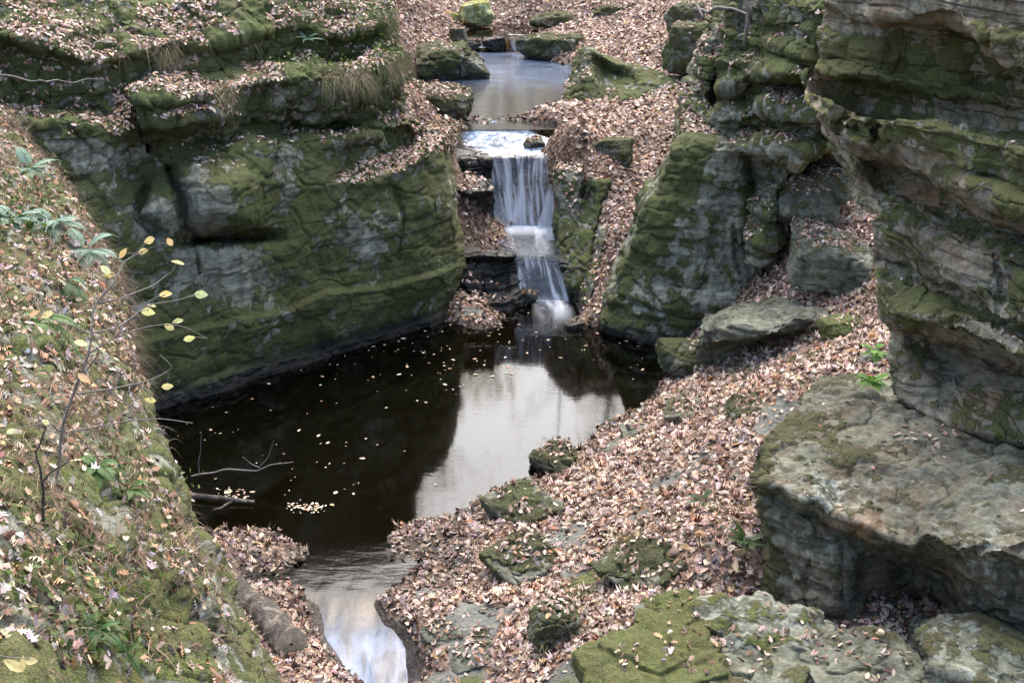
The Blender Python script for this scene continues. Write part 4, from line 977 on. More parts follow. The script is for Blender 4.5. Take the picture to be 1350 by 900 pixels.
# blocks along the bottom edge under the flat-topped block
AN = dict(k=30.0, nplanes=9, rough=1.5)
boulder('mossy_block', 'bright green mossy block at the bottom edge of the slope', 868, 942, .95, 180, 66, .9, .25, 31, M_NEAR, moss=.85, tilt=(.1, -.2), sink=.4, cat='rock', **AN)
boulder('mossy_block', 'mossy ledge with a dark notch just above the bright green block', 884, 842, 1.1, 90, 40, .9, -.1, 32, M_NEAR, moss=.5, tilt=(.05, -.05), sink=.4, cat='rock', **AN)
boulder('slab', 'grey green-edged slab lying below the flat-topped block', 1012, 872, 1.25, 190, 40, .62, -.22, 33, M_NEAR, moss=.14, tilt=(.06, .10), sink=.35, cat='slab', lich=.4, **AN)
boulder('slab', 'flat grey slab at the bottom edge beside the mossy block', 1000, 930, 1.1, 190, 40, .7, .05, 34, M_BLUE, moss=.05, tilt=(.05, 0), sink=.35, cat='slab', **AN)
boulder('slab', 'low grey slab at the bottom edge between two larger blocks', 1150, 925, 1.2, 170, 40, .8, .1, 35, M_BLUE, moss=.0, sink=.35, cat='slab', **AN)
row_rock('corner_block', 'pale square-edged block with a cracked side in the bottom corner', 'rock', [
 [(1205, 815, 13.2), (1290, 815, 13.3), (1430, 830, 13.3)], [(1206, 842, 12.9), (1214, 840, 12.1), (1240, 826, 11.95), (1285, 822, 11.9), (1350, 855, 11.5), (1430, 870, 11.3)],
 [(1208, 850, 12.8), (1218, 850, 12.0), (1240, 846, 11.75), (1285, 850, 11.6), (1350, 880, 11.3), (1430, 890, 11.1)],
 [(1208, 880, 12.6), (1222, 885, 11.8), (1235, 880, 11.45), (1285, 890, 11.3), (1350, 910, 11.1), (1430, 920, 10.9)],
 [(1208, 960, 12.3), (1222, 960, 11.5), (1235, 960, 11.2), (1285, 960, 11.0), (1350, 960, 10.9), (1430, 960, 10.7)]],
 at_y, 130, M_BLUE, 36, moss=.3, lich=.4, disp=(.06, .05, 6, .03, 1.6, .02), sm=(1.0, 1.5))
# ------------------------------------------------------------------ fallen leaves, grass, ferns, twigs
PAL = np.array([(.35, .25, .20), (.45, .345, .29), (.25, .16, .115), (.14, .085, .06), (.53, .42, .36), (.28, .15, .08), (.41, .33, .31), (.085, .052, .04), (.44, .30, .17)])
PW = np.array([.2, .2, .16, .10, .14, .06, .08, .04, .02]); PW = PW / PW.sum()
def tri_sample(P, F, wv, n, r):
    """n random points on quads F of vertices P, chosen by area x mean weight"""
    a, b, c, d = (P[F[:, k]] for k in range(4))
    ar = .5 * np.linalg.norm(np.cross(c - a, d - b), axis=1) * wv[F].mean(1)
    cum = np.cumsum(ar); 
    if cum[-1] <= 0: return np.zeros(0, int), np.zeros((0, 3)), 0
    idx = np.searchsorted(cum, r.random(n) * cum[-1]).clip(0, len(F) - 1)
    u, v = r.random((2, n, 1))
    q = a[idx] * (1 - u) * (1 - v) + b[idx] * u * (1 - v) + c[idx] * u * v + d[idx] * (1 - u) * v
    return idx, q, cum[-1]
def frames(N, r, tilt, tdir=None):
    n = N + tilt * r.normal(size=N.shape); n /= np.linalg.norm(n, axis=1)[:, None] + 1e-9
    t = r.normal(size=N.shape) if tdir is None else np.array(tdir) * np.sign(r.normal(size=(len(N), 1))) + .3 * r.normal(size=N.shape); t -= n * (t * n).sum(1)[:, None]; t /= np.linalg.norm(t, axis=1)[:, None] + 1e-9
    return t, np.cross(n, t), n
OAK = np.array([(0, 0, .02), (.12, .10, .0), (.22, .22, .05), (.32, .13, .01), (.48, .31, .09), (.58, .15, .02), (.75, .23, .06), (.84, .09, .02), (1, 0, .04)])
MAPLE = np.array([(0, 0, .0), (.05, .20, .02), (.0, .38, .10), (.22, .28, .04), (.36, .52, .14), (.48, .22, .02), (.66, .26, .06), (.74, .09, .0), (1, 0, .05)])
OVAL = np.array([(0, 0, 0), (.2, .2, .03), (.5, .28, .06), (.8, .15, .05), (1, 0, .02)])
DIAM = np.array([(0, 0, 0), (.28, .27, .05), (.70, .25, .05), (1, 0, .02)])
def leaf_mesh(name, pts, N, size, r, shape=DIAM, tilt=.4, pal=PAL, pw=PW, mat=M_LEAF, lift=.015, curl=1.0, tdir=None, mul=None):
    """one mesh of many leaves, each folded along its midrib"""
    n = len(pts); t, b, m = frames(N, r, tilt, tdir)
    k = len(shape); s = (size * r.uniform(.65, 1.25, n))[:, None, None]
    cz = (curl * r.normal(.5, .9, n))[:, None]
    up = shape[None]; asp = r.uniform(.75, 1.15, (n, 1))
    def side(sg):
        x = up[..., 0] - .5; y = sg * up[..., 1] * asp; z = up[..., 2] * 1.4 * cz * 2.2 + .35 * cz * (x ** 2)
        return pts[:, None] + s * (x[..., None] * t[:, None] + y[..., None] * b[:, None] + z[..., None] * m[:, None]) + lift * m[:, None] * r.uniform(.2, 1.6, (n, 1, 1))
    rs = side(1.0)
    zz = up[..., 2] * 1.4 * cz * 2.2 + .35 * cz * ((up[..., 0] - .5) ** 2)
    off = rs - pts[:, None] - s * ((up[..., 0] - .5)[..., None] * t[:, None] + (up[..., 1] * asp)[..., None] * b[:, None] + zz[..., None] * m[:, None])
    ls = pts[:, None] + s * ((up[..., 0] - .5)[..., None] * t[:, None] - (up[..., 1] * asp)[..., None] * b[:, None] + zz[..., None] * m[:, None]) + off
    V = np.concatenate([rs, ls[:, 1:-1]], 1)          # k + k-2 verts
    nvert = 2 * k - 2
    fr = np.arange(k)[::-1]; fl = np.concatenate([[0], k + np.arange(k - 2), [k - 1]])
    o = (np.arange(n) * nvert)[:, None]
    F = np.concatenate([fr[None] + o, fl[None] + o])
    c = pal[r.choice(len(pal), n, p=pw)] * r.uniform(.7, 1.25, (n, 1)) * (1 + .06 * r.normal(size=(n, 3)))
    if mul is not None: c = c * mul[:, None]
    C = np.ones((n, nvert, 4)); C[..., :3] = np.clip(c, .01, .8)[:, None]
    return mesh_np(name, V.reshape(-1, 3), F, mat, smooth=False, attrs={'col': C.reshape(-1, 4)})
def in_view(P, m=70):
    x, y, d = project(P)
    return (x > -m) & (x < 1350 + m) & (y > -m) & (y < 900 + m) & (d > 0)

r = np.random.default_rng(3)
# on the ground sheet: density falls with the size a leaf has in view
gv = GP.reshape(-1, 3); gf = grid_faces(NR, NC); gnn = GN.reshape(-1, 3)
wlev = np.where(GY < 28.5, .0, np.where(GY > 31.2, 2.6, -9.)) 
dry = sstep(-.012, .02, GZ - wlev + .03 * fbm(GP * 2.4 + 3, 3)) * (GY < 75) * (~((GY < 15.6) & (GZ < np.interp(GY, [12.9, 14.9, 15.6], [-.36, -.10, -.01]))))
patchy = np.clip(1 - .8 * GM[..., 3] - .72 * GM[..., 0], 0, 1)
vis = in_view(GP, 110)
cover = .55 + .45 * sstep(-.25, .1, fbm(GP * 1.1 + 12, 3))
base_w = dry * patchy * vis * cover * np.clip((GN[..., 2] - .35) * 2.2, 0, 1)
dist = np.linalg.norm(GP - CAM, axis=-1)
def litter(name, label, sel, per_m2, size, shapes, lim=150000, tilt=.5):
    w_ = (base_w * sel).ravel()
    _, _, area = tri_sample(gv, gf, w_, 1, r)
    for q_share, shape, k_ in shapes:
        n = int(min(lim, per_m2 * q_share * area)); idx, q, _ = tri_sample(gv, gf, w_, n, r)
        nn = gnn[gf[idx]].mean(1)
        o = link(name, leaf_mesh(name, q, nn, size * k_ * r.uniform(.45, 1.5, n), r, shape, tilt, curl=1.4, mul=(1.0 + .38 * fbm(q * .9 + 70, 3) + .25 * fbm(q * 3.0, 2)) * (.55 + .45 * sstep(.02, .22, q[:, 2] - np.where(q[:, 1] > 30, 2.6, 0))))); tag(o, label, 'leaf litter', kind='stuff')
        print(name, round(area), n)
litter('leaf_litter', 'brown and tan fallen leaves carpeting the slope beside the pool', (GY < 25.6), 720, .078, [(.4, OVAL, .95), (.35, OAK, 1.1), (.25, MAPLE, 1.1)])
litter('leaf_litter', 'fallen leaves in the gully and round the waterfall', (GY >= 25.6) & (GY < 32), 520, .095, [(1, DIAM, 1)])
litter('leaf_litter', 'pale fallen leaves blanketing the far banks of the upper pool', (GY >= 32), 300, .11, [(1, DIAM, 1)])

# on rock surfaces
def surf_leaves(key, label, wfun, per_m2, size, shape, tilt=.45, name='leaf_litter', pal=PAL, pw=PW, lim=60000):
    P, N, G = SURF[key]; w_ = np.clip(wfun(P, N, G), 0, 1) * in_view(P, 60)
    F = grid_faces(*P.shape[:2]); V = P.reshape(-1, 3)
    _, _, area = tri_sample(V, F, w_.ravel(), 1, r)
    if area <= 0: return
    n = int(min(lim, per_m2 * area)); idx, q, _ = tri_sample(V, F, w_.ravel(), n, r)
    nn = N.reshape(-1, 3)[F[idx]].mean(1)
    o = link(name, leaf_mesh(name, q, nn, np.full(n, size), r, shape, tilt, pal, pw)); tag(o, label, 'leaf litter', kind='stuff')
    print(key, 'leaves', round(area, 1), n)
flat = lambda N, a=.45, b=.75: sstep(a, b, N[..., 2])
def lw(P, N, G):
    x, y = G[..., 0], G[..., 1]
    nz = sstep(-.12, .12, fbm(P * 1.0 + 5, 3) + .06)
    wtop = flat(N, .35, .62) * nz * sstep(210, 150, y) + .9 * flat(N, .25, .5) * (y < 60) * nz
    terr = blob(G, 490, 225, 50, 12, 1.3, 2, -.25) + blob(G, 555, 192, 34, 12, 1.4, 2, -.5) + blob(G, 590, 185, 20, 16, 1.2)
    led = blob(G, 60, 155, 110, 9, 1.0) + blob(G, 240, 122, 70, 10, .9) + blob(G, 430, 92, 50, 9, .9) + blob(G, 280, 218, 26, 6, .5)
    return np.clip(wtop + sstep(.35, .6, terr) * flat(N, .1, .3) + led * flat(N, .12, .4) * nz, 0, 1)
surf_leaves('mossy_cliff', 'fallen leaves caught on the ledges of the tall mossy cliff', lw, 560, .085, DIAM)
surf_leaves('layered_cliff', 'fallen leaves lodged on the ledges of the layered cliff', lambda P, N, G: flat(N, .6, .85) * sstep(.0, .2, fbm(P * 1.5 + 8, 3) - .02) + blob(G, 1080, 92, 8, 10, 1.2) + blob(G, 1050, 132, 22, 6, 1.0) * flat(N, .2, .5), 500, .085, DIAM)
surf_leaves('overhanging_cliff', 'few dead leaves on the ledges of the overhanging cliff', lambda P, N, G: flat(N, .75, .9) * sstep(.22, .4, fbm(P * 1.7 + 2, 3)) * .5, 160, .08, OVAL)
surf_leaves('flat_topped_rock', 'dead leaves scattered on the flat-topped block', lambda P, N, G: flat(N, .6, .85) * (blob(G, 1215, 575, 40, 16, .5) + blob(G, 1160, 625, 60, 16, .08) + .012), 300, .08, OVAL)
surf_leaves('split_rock13', 'fallen leaves on top of the split rock', lambda P, N, G: flat(N, .4, .7) * (G[..., 1] < 238) + blob(G, 752, 270, 5, 14, 1.0), 500, .088, DIAM)
surf_leaves('hollow_rock12', 'a few leaves on the hollow rock ridge', lambda P, N, G: flat(N, .6, .85) * sstep(.05, .25, fbm(P * 1.4 + 2, 3)) * .6 + sstep(150, 175, G[..., 1]), 300, .1, DIAM)
surf_leaves('rock_fin14', 'fallen leaves on the narrow rock fin', lambda P, N, G: flat(N, .55, .8) * .7, 400, .09, DIAM)
surf_leaves('ledge_block15', 'leaves heaped on the black block beside the fall', lambda P, N, G: flat(N, .4, .7) * (blob(G, 612, 248, 22, 24, 1.0)), 500, .09, DIAM)
surf_leaves('ledge_slab16', 'leaves heaped on the layered slab under the fall', lambda P, N, G: flat(N, .5, .8) * blob(G, 618, 385, 26, 30, 1.0), 450, .09, DIAM)
surf_leaves('buttress', 'fallen leaves behind the top of the smooth buttress', lambda P, N, G: flat(N, .45, .7) * (G[..., 1] < 180), 500, .09, DIAM)
BPAL = np.array([(.31, .20, .13), (.42, .32, .25), (.24, .14, .085), (.36, .30, .31), (.20, .11, .07), (.47, .37, .29), (.36, .22, .11)]); BPW = np.array([.22, .2, .15, .12, .12, .12, .07])
bank_f = SURF['bank_face']
surf_leaves('mossy_bank', 'large oak and maple leaves littering the near bank', lambda P, N, G: np.clip((1 - bank_f) * (.45 + .6 * sstep(-.2, .2, fbm(P * 1.6 + 4, 3))) + .03, 0, 1), 310, .072, OAK, .55, pal=BPAL, pw=BPW / BPW.sum())
surf_leaves('mossy_bank', 'pale lilac maple leaves among the litter of the near bank', lambda P, N, G: np.clip((1 - bank_f) * sstep(-.1, .3, fbm(P * 1.2 + 14, 3)) + .02, 0, 1), 55, .08, MAPLE, .5, pal=np.array([(.40, .35, .385), (.47, .41, .40), (.42, .32, .24)]), pw=np.array([.4, .3, .3]))
# leaves on loose rocks
PW_, NW_ = [], []
RL = {1: .10, 0: .55, 23: .0}
for (W, DN, F, o) in ROCKS:
    lab = o['label']
    k = .0
    if 'leaves on its top' in lab or 'scattered with leaves' in lab or 'upper grey slab' in lab: k = .55
    elif 'topped with leaves' in lab: k = .6
    elif 'leaf-' in lab: k = 1.0
    elif 'big dark angular' in lab: k = .12
    elif o.name.startswith('stone'): k = .38
    elif o.name.startswith(('slab', 'mossy_block')): k = .14
    elif o.name.startswith(('rock', 'boulder')): k = .12
    if not k: continue
    w_ = sstep(.55, .85, DN[:, 2]) * sstep(.5 - k, .75 - k, .5 + fbm(W * 1.6 + 3, 3)) * min(1, k * 2.2)
    _, _, area = tri_sample(W, F, w_, 1, r)
    n = int(380 * area)
    if n < 1: continue
    idx, q, _ = tri_sample(W, F, w_, n, r); PW_.append(q); NW_.append(DN[F[idx]].mean(1))
q = np.concatenate(PW_); nn = np.concatenate(NW_)
tag(link('leaf_litter', leaf_mesh('leaf_litter', q, nn, np.full(len(q), .085), r, OAK)), 'dead leaves lying on the loose boulders and slabs', 'leaf litter', kind='stuff')

# leaves afloat on the pool
n = 400
px = np.concatenate([r.uniform(230, 640, 130), r.uniform(640, 880, 60), r.normal(520, 90, 100), np.concatenate([r.normal(405, 13, 70), r.normal(300, 18, 40)])])
py = np.concatenate([r.uniform(440, 660, 130), r.uniform(425, 500, 60), r.normal(455, 26, 100), np.concatenate([r.normal(668, 3.2, 70), r.normal(650, 4, 40)])])
q = at_z(px, py, np.full(n, .006)); ok = ground_full(q[:, 0], q[:, 1]) < -.03
nl_, cl_ = PL_LEFT; ok &= (q[:, :2] @ nl_[:2] - cl_) > .25
ok &= r.random(n) < np.where((px > 500) & (py > 540), .25, .95)
q = q[ok]
tag(link('floating_leaves', leaf_mesh('floating_leaves', q, np.tile([0., 0, 1], (len(q), 1)), r.choice([.03, .04, .05, .085], len(q)), r, OVAL, .04, np.array([(.42, .33, .25), (.5, .44, .36), (.3, .2, .12)]), np.array([.4, .3, .3]), lift=.003, curl=.3)), 'scattered leaves floating on the dark pool', 'leaves', kind='stuff')
# ------------------------------------------------------------------ grass, ferns, twigs, log
def ribbons(paths, widths, up=None):
    """flat tapering ribbons: paths (n,k,3), widths (n,k) -> verts, quads"""
    n, k, _ = paths.shape
    d = np.gradient(paths, axis=1); view = paths - CAM
    s = np.cross(d, view); s /= np.linalg.norm(s, axis=-1, keepdims=True) + 1e-9
    if up is not None:
        s = .45 * s + .55 * up; s /= np.linalg.norm(s, axis=-1, keepdims=True) + 1e-9
    V = np.stack([paths - s * widths[..., None] / 2, paths + s * widths[..., None] / 2], 2)
    i = np.arange(n * k * 2).reshape(n, k, 2)
    F = np.stack([i[:, :-1, 0], i[:, :-1, 1], i[:, 1:, 1], i[:, 1:, 0]], -1).reshape(-1, 4)
    return V.reshape(-1, 3), F
GRP = np.array([(.30, .24, .14), (.22, .17, .10), (.16, .15, .06), (.38, .31, .20), (.10, .12, .035)])
def grass(name, label, pts, N, length, r, per=7, width=.006, pal=GRP, pw=None, droop=1.0, out=.5):
    pts = np.repeat(pts, per, 0) + r.normal(size=(len(pts) * per, 3)) * .035; N = np.repeat(N, per, 0); n = len(pts)
    d = N * out + r.normal(size=(n, 3)) * .55 + np.array([0, 0, .35]); d /= np.linalg.norm(d, axis=1)[:, None]
    L = length * r.uniform(.45, 1.2, n)
    t = np.linspace(0, 1, 5)
    path = pts[:, None] + d[:, None] * (L[:, None] * t)[..., None] + np.array([0, 0, -1.0]) * (droop * L[:, None] * t ** 2 * r.uniform(.4, 1.1, (n, 1)))[..., None]
    w = width * (1 - t * .9)[None] * r.uniform(.7, 1.4, (n, 1))
    V, F = ribbons(path, w)
    c = pal[r.choice(len(pal), n, p=pw)] * r.uniform(.7, 1.25, (n, 1)); C = np.ones((n, 10, 4)); C[..., :3] = c[:, None]
    o = link(name, mesh_np(name, V, F, M_LEAF, attrs={'col': C.reshape(-1, 4)})); tag(o, label, 'grass', kind='stuff'); return o
def surf_pts(key, wfun, n):
    P, N, G = SURF[key]; w_ = np.clip(wfun(P, N, G), 0, 1) * in_view(P, 40)
    F = grid_faces(*P.shape[:2])
    idx, q, a = tri_sample(P.reshape(-1, 3), F, w_.ravel(), n, r); return q, N.reshape(-1, 3)[F[idx]].mean(1)
# tufts hanging from the ledges of the mossy cliff
lip = lambda G, pts, wid: np.exp(-((G[..., 1] - np.interp(G[..., 0], *zip(*pts))) / wid) ** 2)
q, n_ = surf_pts('mossy_cliff', lambda P, N, G: (lip(G, [(-80, 62), (125, 86), (230, 58), (320, 47), (400, 38), (505, 32)], 9) + .8 * lip(G, [(180, 130), (300, 120), (450, 105), (530, 84)], 8) + .5 * lip(G, [(-80, 165), (130, 158), (160, 175)], 8) * (G[..., 0] < 165) + .35 * lip(G, [(340, 196), (400, 180), (450, 186), (546, 168)], 8) * (G[..., 0] > 340)) * sstep(-.15, .1, fbm(P * 1.3 + 50, 3)) * sstep(.02, .2, fbm(P * .7 + 11, 2)), 620)
grass('grass', 'dry grass and roots hanging from the ledges of the mossy cliff', q, n_, .24, r, 7, .007, droop=1.5, out=.9)
q, n_ = surf_pts('mossy_cliff', lambda P, N, G: (blob(G, 510, 60, 30, 40, 1) + blob(G, 480, 30, 30, 20, 1) + blob(G, 420, 100, 30, 14, .8) + blob(G, 440, 165, 50, 10, .7) + blob(G, 360, 75, 40, 14, .6) + blob(G, 150, 35, 30, 16, .5) + blob(G, 90, 15, 90, 14, .5)), 700)
GREEN = np.array([(.06, .10, .025), (.09, .13, .03), (.045, .07, .02), (.12, .16, .05)])
def herbs(name, label, q, n_, size, pal=GREEN, cat='herbs'):
    k = 4; qq = np.repeat(q, k, 0) + r.normal(size=(len(q) * k, 3)) * .06 + np.array([0, 0, .04]); nn = np.repeat(n_, k, 0)
    o = link(name, leaf_mesh(name, qq, nn, np.full(len(qq), size), r, OVAL, .7, pal, np.full(len(pal), 1 / len(pal)), M_GREEN, lift=.05)); tag(o, label, cat, kind='stuff')
herbs('undergrowth', 'small green herbs growing on the upper ledges of the mossy cliff', q, n_, .075)
# dead grass over the humps of the leafy slope and the near bank
pts = []; nrm = []
for (W, DN, F, o) in ROCKS:
    if o.name.startswith('stone') and ('grassy' in o['label'] or 'mossy' in o['label']) or 'grassy boulder' in o['label'] or o.name.startswith('mossy_block'):
        idx, q, a = tri_sample(W, F, np.clip(DN[:, 2] + .15, 0, 1) * in_view(W, 40), int(12), r); pts.append(q); nrm.append(DN[F[idx]].mean(1))
wg = (base_w > 0) * sstep(.25, .7, GM[..., 0]) * (GY < 24)
idx, q, a = tri_sample(gv, gf, wg.ravel(), 520, r); pts.append(q); nrm.append(gnn[gf[idx]].mean(1))
grass('grass', 'dull olive grass tufts over the mossy humps of the leafy slope', np.concatenate(pts), np.concatenate(nrm), .22, r, 8, .007, np.array([(.15, .14, .06), (.22, .19, .10), (.09, .10, .035), (.28, .23, .14)]), droop=1.5, out=.8)
q, n_ = surf_pts('mossy_bank', lambda P, N, G: (.25 + sstep(.0, .25, fbm(P * 1.1 + 33, 3))) * (.06 + (1 - bank_f)), 1300)
grass('grass', 'dry straw-coloured grass and pine needles on the near bank', q, n_, .24, r, 8, .0045, np.array([(.34, .25, .16), (.26, .18, .11), (.42, .32, .21), (.18, .12, .08)]), droop=1.2)
q, n_ = surf_pts('mossy_bank', lambda P, N, G: (blob(G, 120, 835, 50, 40, 1) + blob(G, 60, 770, 40, 24, .8) + blob(G, 160, 655, 40, 24, .6) + blob(G, 130, 610, 20, 30, .5) + blob(G, 30, 280, 40, 40, .5) + blob(G, 120, 745, 20, 20, .5) + blob(G, 20, 815, 40, 20, .5) + blob(G, 200, 780, 20, 30, .4)), 340)
herbs('undergrowth', 'low green herbs among the leaves of the near bank', q, n_, .055)

# ---- ferns: every frond a part
def frond(root, d, L, r, npin=20, wid=.20, droop=.6):
    t = np.linspace(0, 1, 9); d = d / np.linalg.norm(d)
    spine = root + d * (L * t)[:, None] + np.array([0, 0, -1.0]) * (droop * L * t ** 2)[:, None]
    sd = np.cross(d, [0, 0, 1.0]); sd /= np.linalg.norm(sd) + 1e-9
    V = []; F = []; 
    a, f = ribbons(spine[None], np.linspace(.010, .003, 9)[None]); V.append(a); F.append(f); o = len(a)
    for k in range(npin):
        u = .14 + .84 * k / (npin - 1); p = np.array([np.interp(u, t, spine[:, j]) for j in range(3)])
        tan = d + np.array([0, 0, -2 * droop * u]); tan /= np.linalg.norm(tan)
        ln = L * wid * math.sin(math.pi * min(1, (u + .18)) ** .9) * (1.0 if u < .9 else .8) + .008
        for s in (-1, 1):
            dd = s * sd + .45 * tan + np.array([0, 0, -.12]); dd /= np.linalg.norm(dd)
            w_ = ln * .10 + .003; nrm = tan * w_
            q = np.array([p, p + dd * ln * .35 - nrm, p + dd * ln, p + dd * ln * .35 + nrm])
            V.append(q); F.append(np.array([[o, o + 1, o + 2, o + 3]])); o += 4
    return np.concatenate(V), np.concatenate(F)
def fern(label, px, py, Y, L, dirs, seed, col=((.05, .11, .03), (.085, .15, .045)), droop=.55, kind='surface', wid=.2):
    rr = np.random.default_rng(seed); base = at_y(px, py, Y)
    root = tag(empty('fern', base), label, 'fern')
    for d in dirs:
        d = np.array(d, float) + rr.normal(size=3) * .12
        V, F = frond(base, d, L * rr.uniform(.8, 1.15), rr, wid=wid, droop=droop * rr.uniform(.7, 1.3))
        c = np.array(col[0]) + rr.random() * (np.array(col[1]) - np.array(col[0])); C = np.ones((len(V), 4)); C[:, :3] = c * rr.uniform(.9, 1.1, (len(V), 1))
        link('frond', mesh_np('frond', V - base, F, M_GREEN, smooth=False, attrs={'col': C}), root).location = (0, 0, 0)
def surfY(key, px, py):
    P, N, G = SURF[key]; x, y, d = project(P); vis = ((x - px) ** 2 + (y - py) ** 2)
    i = np.argsort(vis.ravel())[:12]; return float(P.reshape(-1, 3)[i, 1].min()) - .06
FAN = [(-.1, -.95, .15), (-.75, .3, .5), (-.9, -.4, .3), (-.4, -.8, .35), (.2, -.9, .35), (.8, -.5, .3), (.6, .2, .6), (-.5, .1, .6)]
PALEF = ((.13, .22, .16), (.22, .34, .26))
for lab, px, py, L, col, dr, sd in [
  ('pale blue-green fern spreading from the bank edge over the mossy cliff', 112, 330, .50, PALEF, .5, 1),
  ('pale fern among the leaves just above the spreading fern', 70, 292, .42, PALEF, .5, 2),
  ('pale fern at the picture edge near the top of the near bank', 18, 290, .45, PALEF, .5, 3),
  ('small pale fern high on the near bank under the mossy cliff', 40, 222, .38, PALEF, .5, 4),
  ('bright green fern drooping down the near bank beside two yellow leaves', 50, 425, .46, ((.05, .13, .02), (.08, .18, .04)), 1.0, 5),
  ('dark green fern hanging below the pale spreading fern', 88, 372, .34, ((.05, .12, .05), (.08, .16, .07)), 1.2, 6),
  ('green fern on the rocky edge of the near bank above the stream', 170, 645, .27, ((.05, .12, .02), (.09, .18, .05)), .6, 7),
  ('green fern hanging in the middle of the near bank below the bare stems', 128, 615, .26, ((.06, .13, .03), (.09, .18, .05)), .8, 8),
  ('leafy green fern low on the near bank among dry grass', 125, 830, .22, ((.035, .10, .02), (.06, .14, .04)), .6, 9),
  ('small dark green fern in the lowest corner of the near bank', 165, 860, .17, ((.035, .09, .02), (.06, .13, .04)), .6, 10)]:
    fern(lab, px, py, surfY('mossy_bank', px, py), L, FAN + ([(a + .3, b - .2, c + .2) for a, b, c in FAN[:6]] if sd < 5 else []), sd, col, dr)
for lab, px, py, L, col, dr, sd, key in [
  ('small pale fern on a ledge of the mossy cliff near its end', 405, 52, .42, PALEF, .5, 11, 'mossy_cliff'),
  ('small green fern on the top ledge of the mossy cliff', 172, 34, .35, GREEN[[1, 3]], .5, 12, 'mossy_cliff')]:
    fern(lab, px, py, surfY(key, px, py), L, FAN, sd, col, dr)
BRI = ((.07, .19, .015), (.12, .28, .03))
fern('bright green fern mound at the foot of the overhanging cliff', 1150, 503, at_z(1150, 503, 2.58)[1], .36, FAN + [(.5, -.7, .5), (-.3, -.5, .7)], 13, BRI, .5)
fern('smaller bright green fern just above the fern mound', 1152, 462, at_z(1152, 462, ground_hit(1152, 462) + .06)[1], .32, FAN, 14, BRI, .5)
fern('dark green fern beside the mossy corner of the flat-topped block', 985, 712, at_z(985, 712, 1.5)[1] - .1, .36, FAN, 15, ((.03, .07, .015), (.05, .10, .03)), .2)
fern('small dull fern on the leafy slope above the dark fern', 925, 660, at_z(925, 660, 1.15)[1] - .1, .28, FAN, 16, ((.05, .09, .03), (.08, .12, .05)), .4)

# ---- tubes for stems, twigs and the log
def tube(pts, rad, nseg=7):
    pts = np.array(pts, float); k = len(pts); rad = np.broadcast_to(np.array(rad, float), (k,))
    d = np.gradient(pts, axis=0); d /= np.linalg.norm(d, axis=1)[:, None] + 1e-9
    a = np.cross(d, [.31, .2, .93]); a /= np.linalg.norm(a, axis=1)[:, None] + 1e-9; b = np.cross(d, a)
    th = np.arange(nseg) * 2 * math.pi / nseg
    V = pts[:, None] + rad[:, None, None] * (np.cos(th)[None, :, None] * a[:, None] + np.sin(th)[None, :, None] * b[:, None])
    F = grid_faces(k, nseg, close=True)
    return V.reshape(-1, 3), F
def tubes(name, mat, lst, parent=None, nseg=6):
    V = []; F = []; o = 0
    for p, rd in lst:
        v, f = tube(p, rd, nseg); V.append(v); F.append(f + o); o += len(v)
    return link(name, mesh_np(name, np.concatenate(V), np.concatenate(F), mat), parent)
def wiggle(pts, n, amp, rr):
    pts = np.array(pts, float); t = np.linspace(0, len(pts) - 1, n)
    p = np.stack([np.interp(t, np.arange(len(pts)), pts[:, j]) for j in range(3)], -1); p = gauss(p, 1.0, 0)
    e = np.minimum(t, len(pts) - 1 - t)[:, None].clip(0, 1)
    return p + amp * e * gauss(rr.normal(size=p.shape), 1.2, 0) * 2
def PY(Y, *pts): return [at_y(px, py, Y + dy) for px, py, dy in pts]
rr = np.random.default_rng(21)
# bare sapling with yellow leaves, rooted on the near bank
stem_root = at_y(72, 640, 7.5)
sap = tag(empty('sapling', stem_root), 'thin bare sapling with yellow leaves leaning over the pool from the near bank', 'sapling')
Ys = 7.6
main = PY(Ys, (72, 645, -.1), (82, 570, 0), (105, 500, 0), (118, 440, .1), (125, 400, .2), (150, 362, .3), (168, 342, .4), (190, 330, .5))
br = [PY(Ys, (125, 400, .2), (165, 392, .3), (200, 378, .4), (222, 362, .5), (231, 353, .5)), PY(Ys, (118, 440, .1), (160, 430, .2), (190, 404, .3), (225, 398, .4), (262, 389, .5)),
      PY(Ys, (112, 468, .1), (150, 446, .2), (200, 428, .3), (238, 427, .4), (278, 448, .5)), PY(Ys, (95, 520, .0), (140, 512, .1), (185, 507, .2), (214, 495, .3), (228, 486, .3), (221, 476, .3), (208, 466, .3)),
      PY(Ys, (105, 500, .0), (135, 460, -.1), (100, 452, -.2)), PY(Ys, (150, 362, .3), (142, 358, .3), (139, 355, .3)), PY(Ys, (118, 440, .1), (95, 430, -.1), (60, 416, -.2)),
      PY(Ys, (82, 570, .0), (140, 560, .1), (200, 552, .2), (258, 558, .3)), PY(Ys, (185, 507, .2), (196, 520, .2), (199, 527, .2)), PY(Ys, (82, 570, 0), (66, 560, -.1), (60, 556, -.1)),
      PY(Ys, (105, 500, 0), (112, 498, -.1)), PY(Ys, (190, 404, .3), (205, 392, .3), (219, 389, .3)), PY(Ys, (150, 446, .2), (180, 412, .25), (197, 408, .3)), PY(Ys, (140, 512, .1), (175, 540, .1), (195, 560, .1))]
tubes('stem', M_TWIG, [(wiggle(main, 26, .012, rr), np.linspace(.010, .004, 26))], sap)
YL = [(197, 317, .5), (224, 319, .5), (190, 332, .5), (163, 334, .4), (139, 356, .3), (144, 362, .3), (234, 349, .5), (219, 389, .35), (265, 388, .5), (200, 403, .35), (195, 411, .35), (222, 430, .4), (237, 425, .42), (250, 446, .5), (107, 453, -.2), (46, 414, -.25), (63, 415, -.2), (111, 499, -.1), (220, 509, .3), (198, 527, .2), (60, 556, -.1), (14, 568, -.3)]
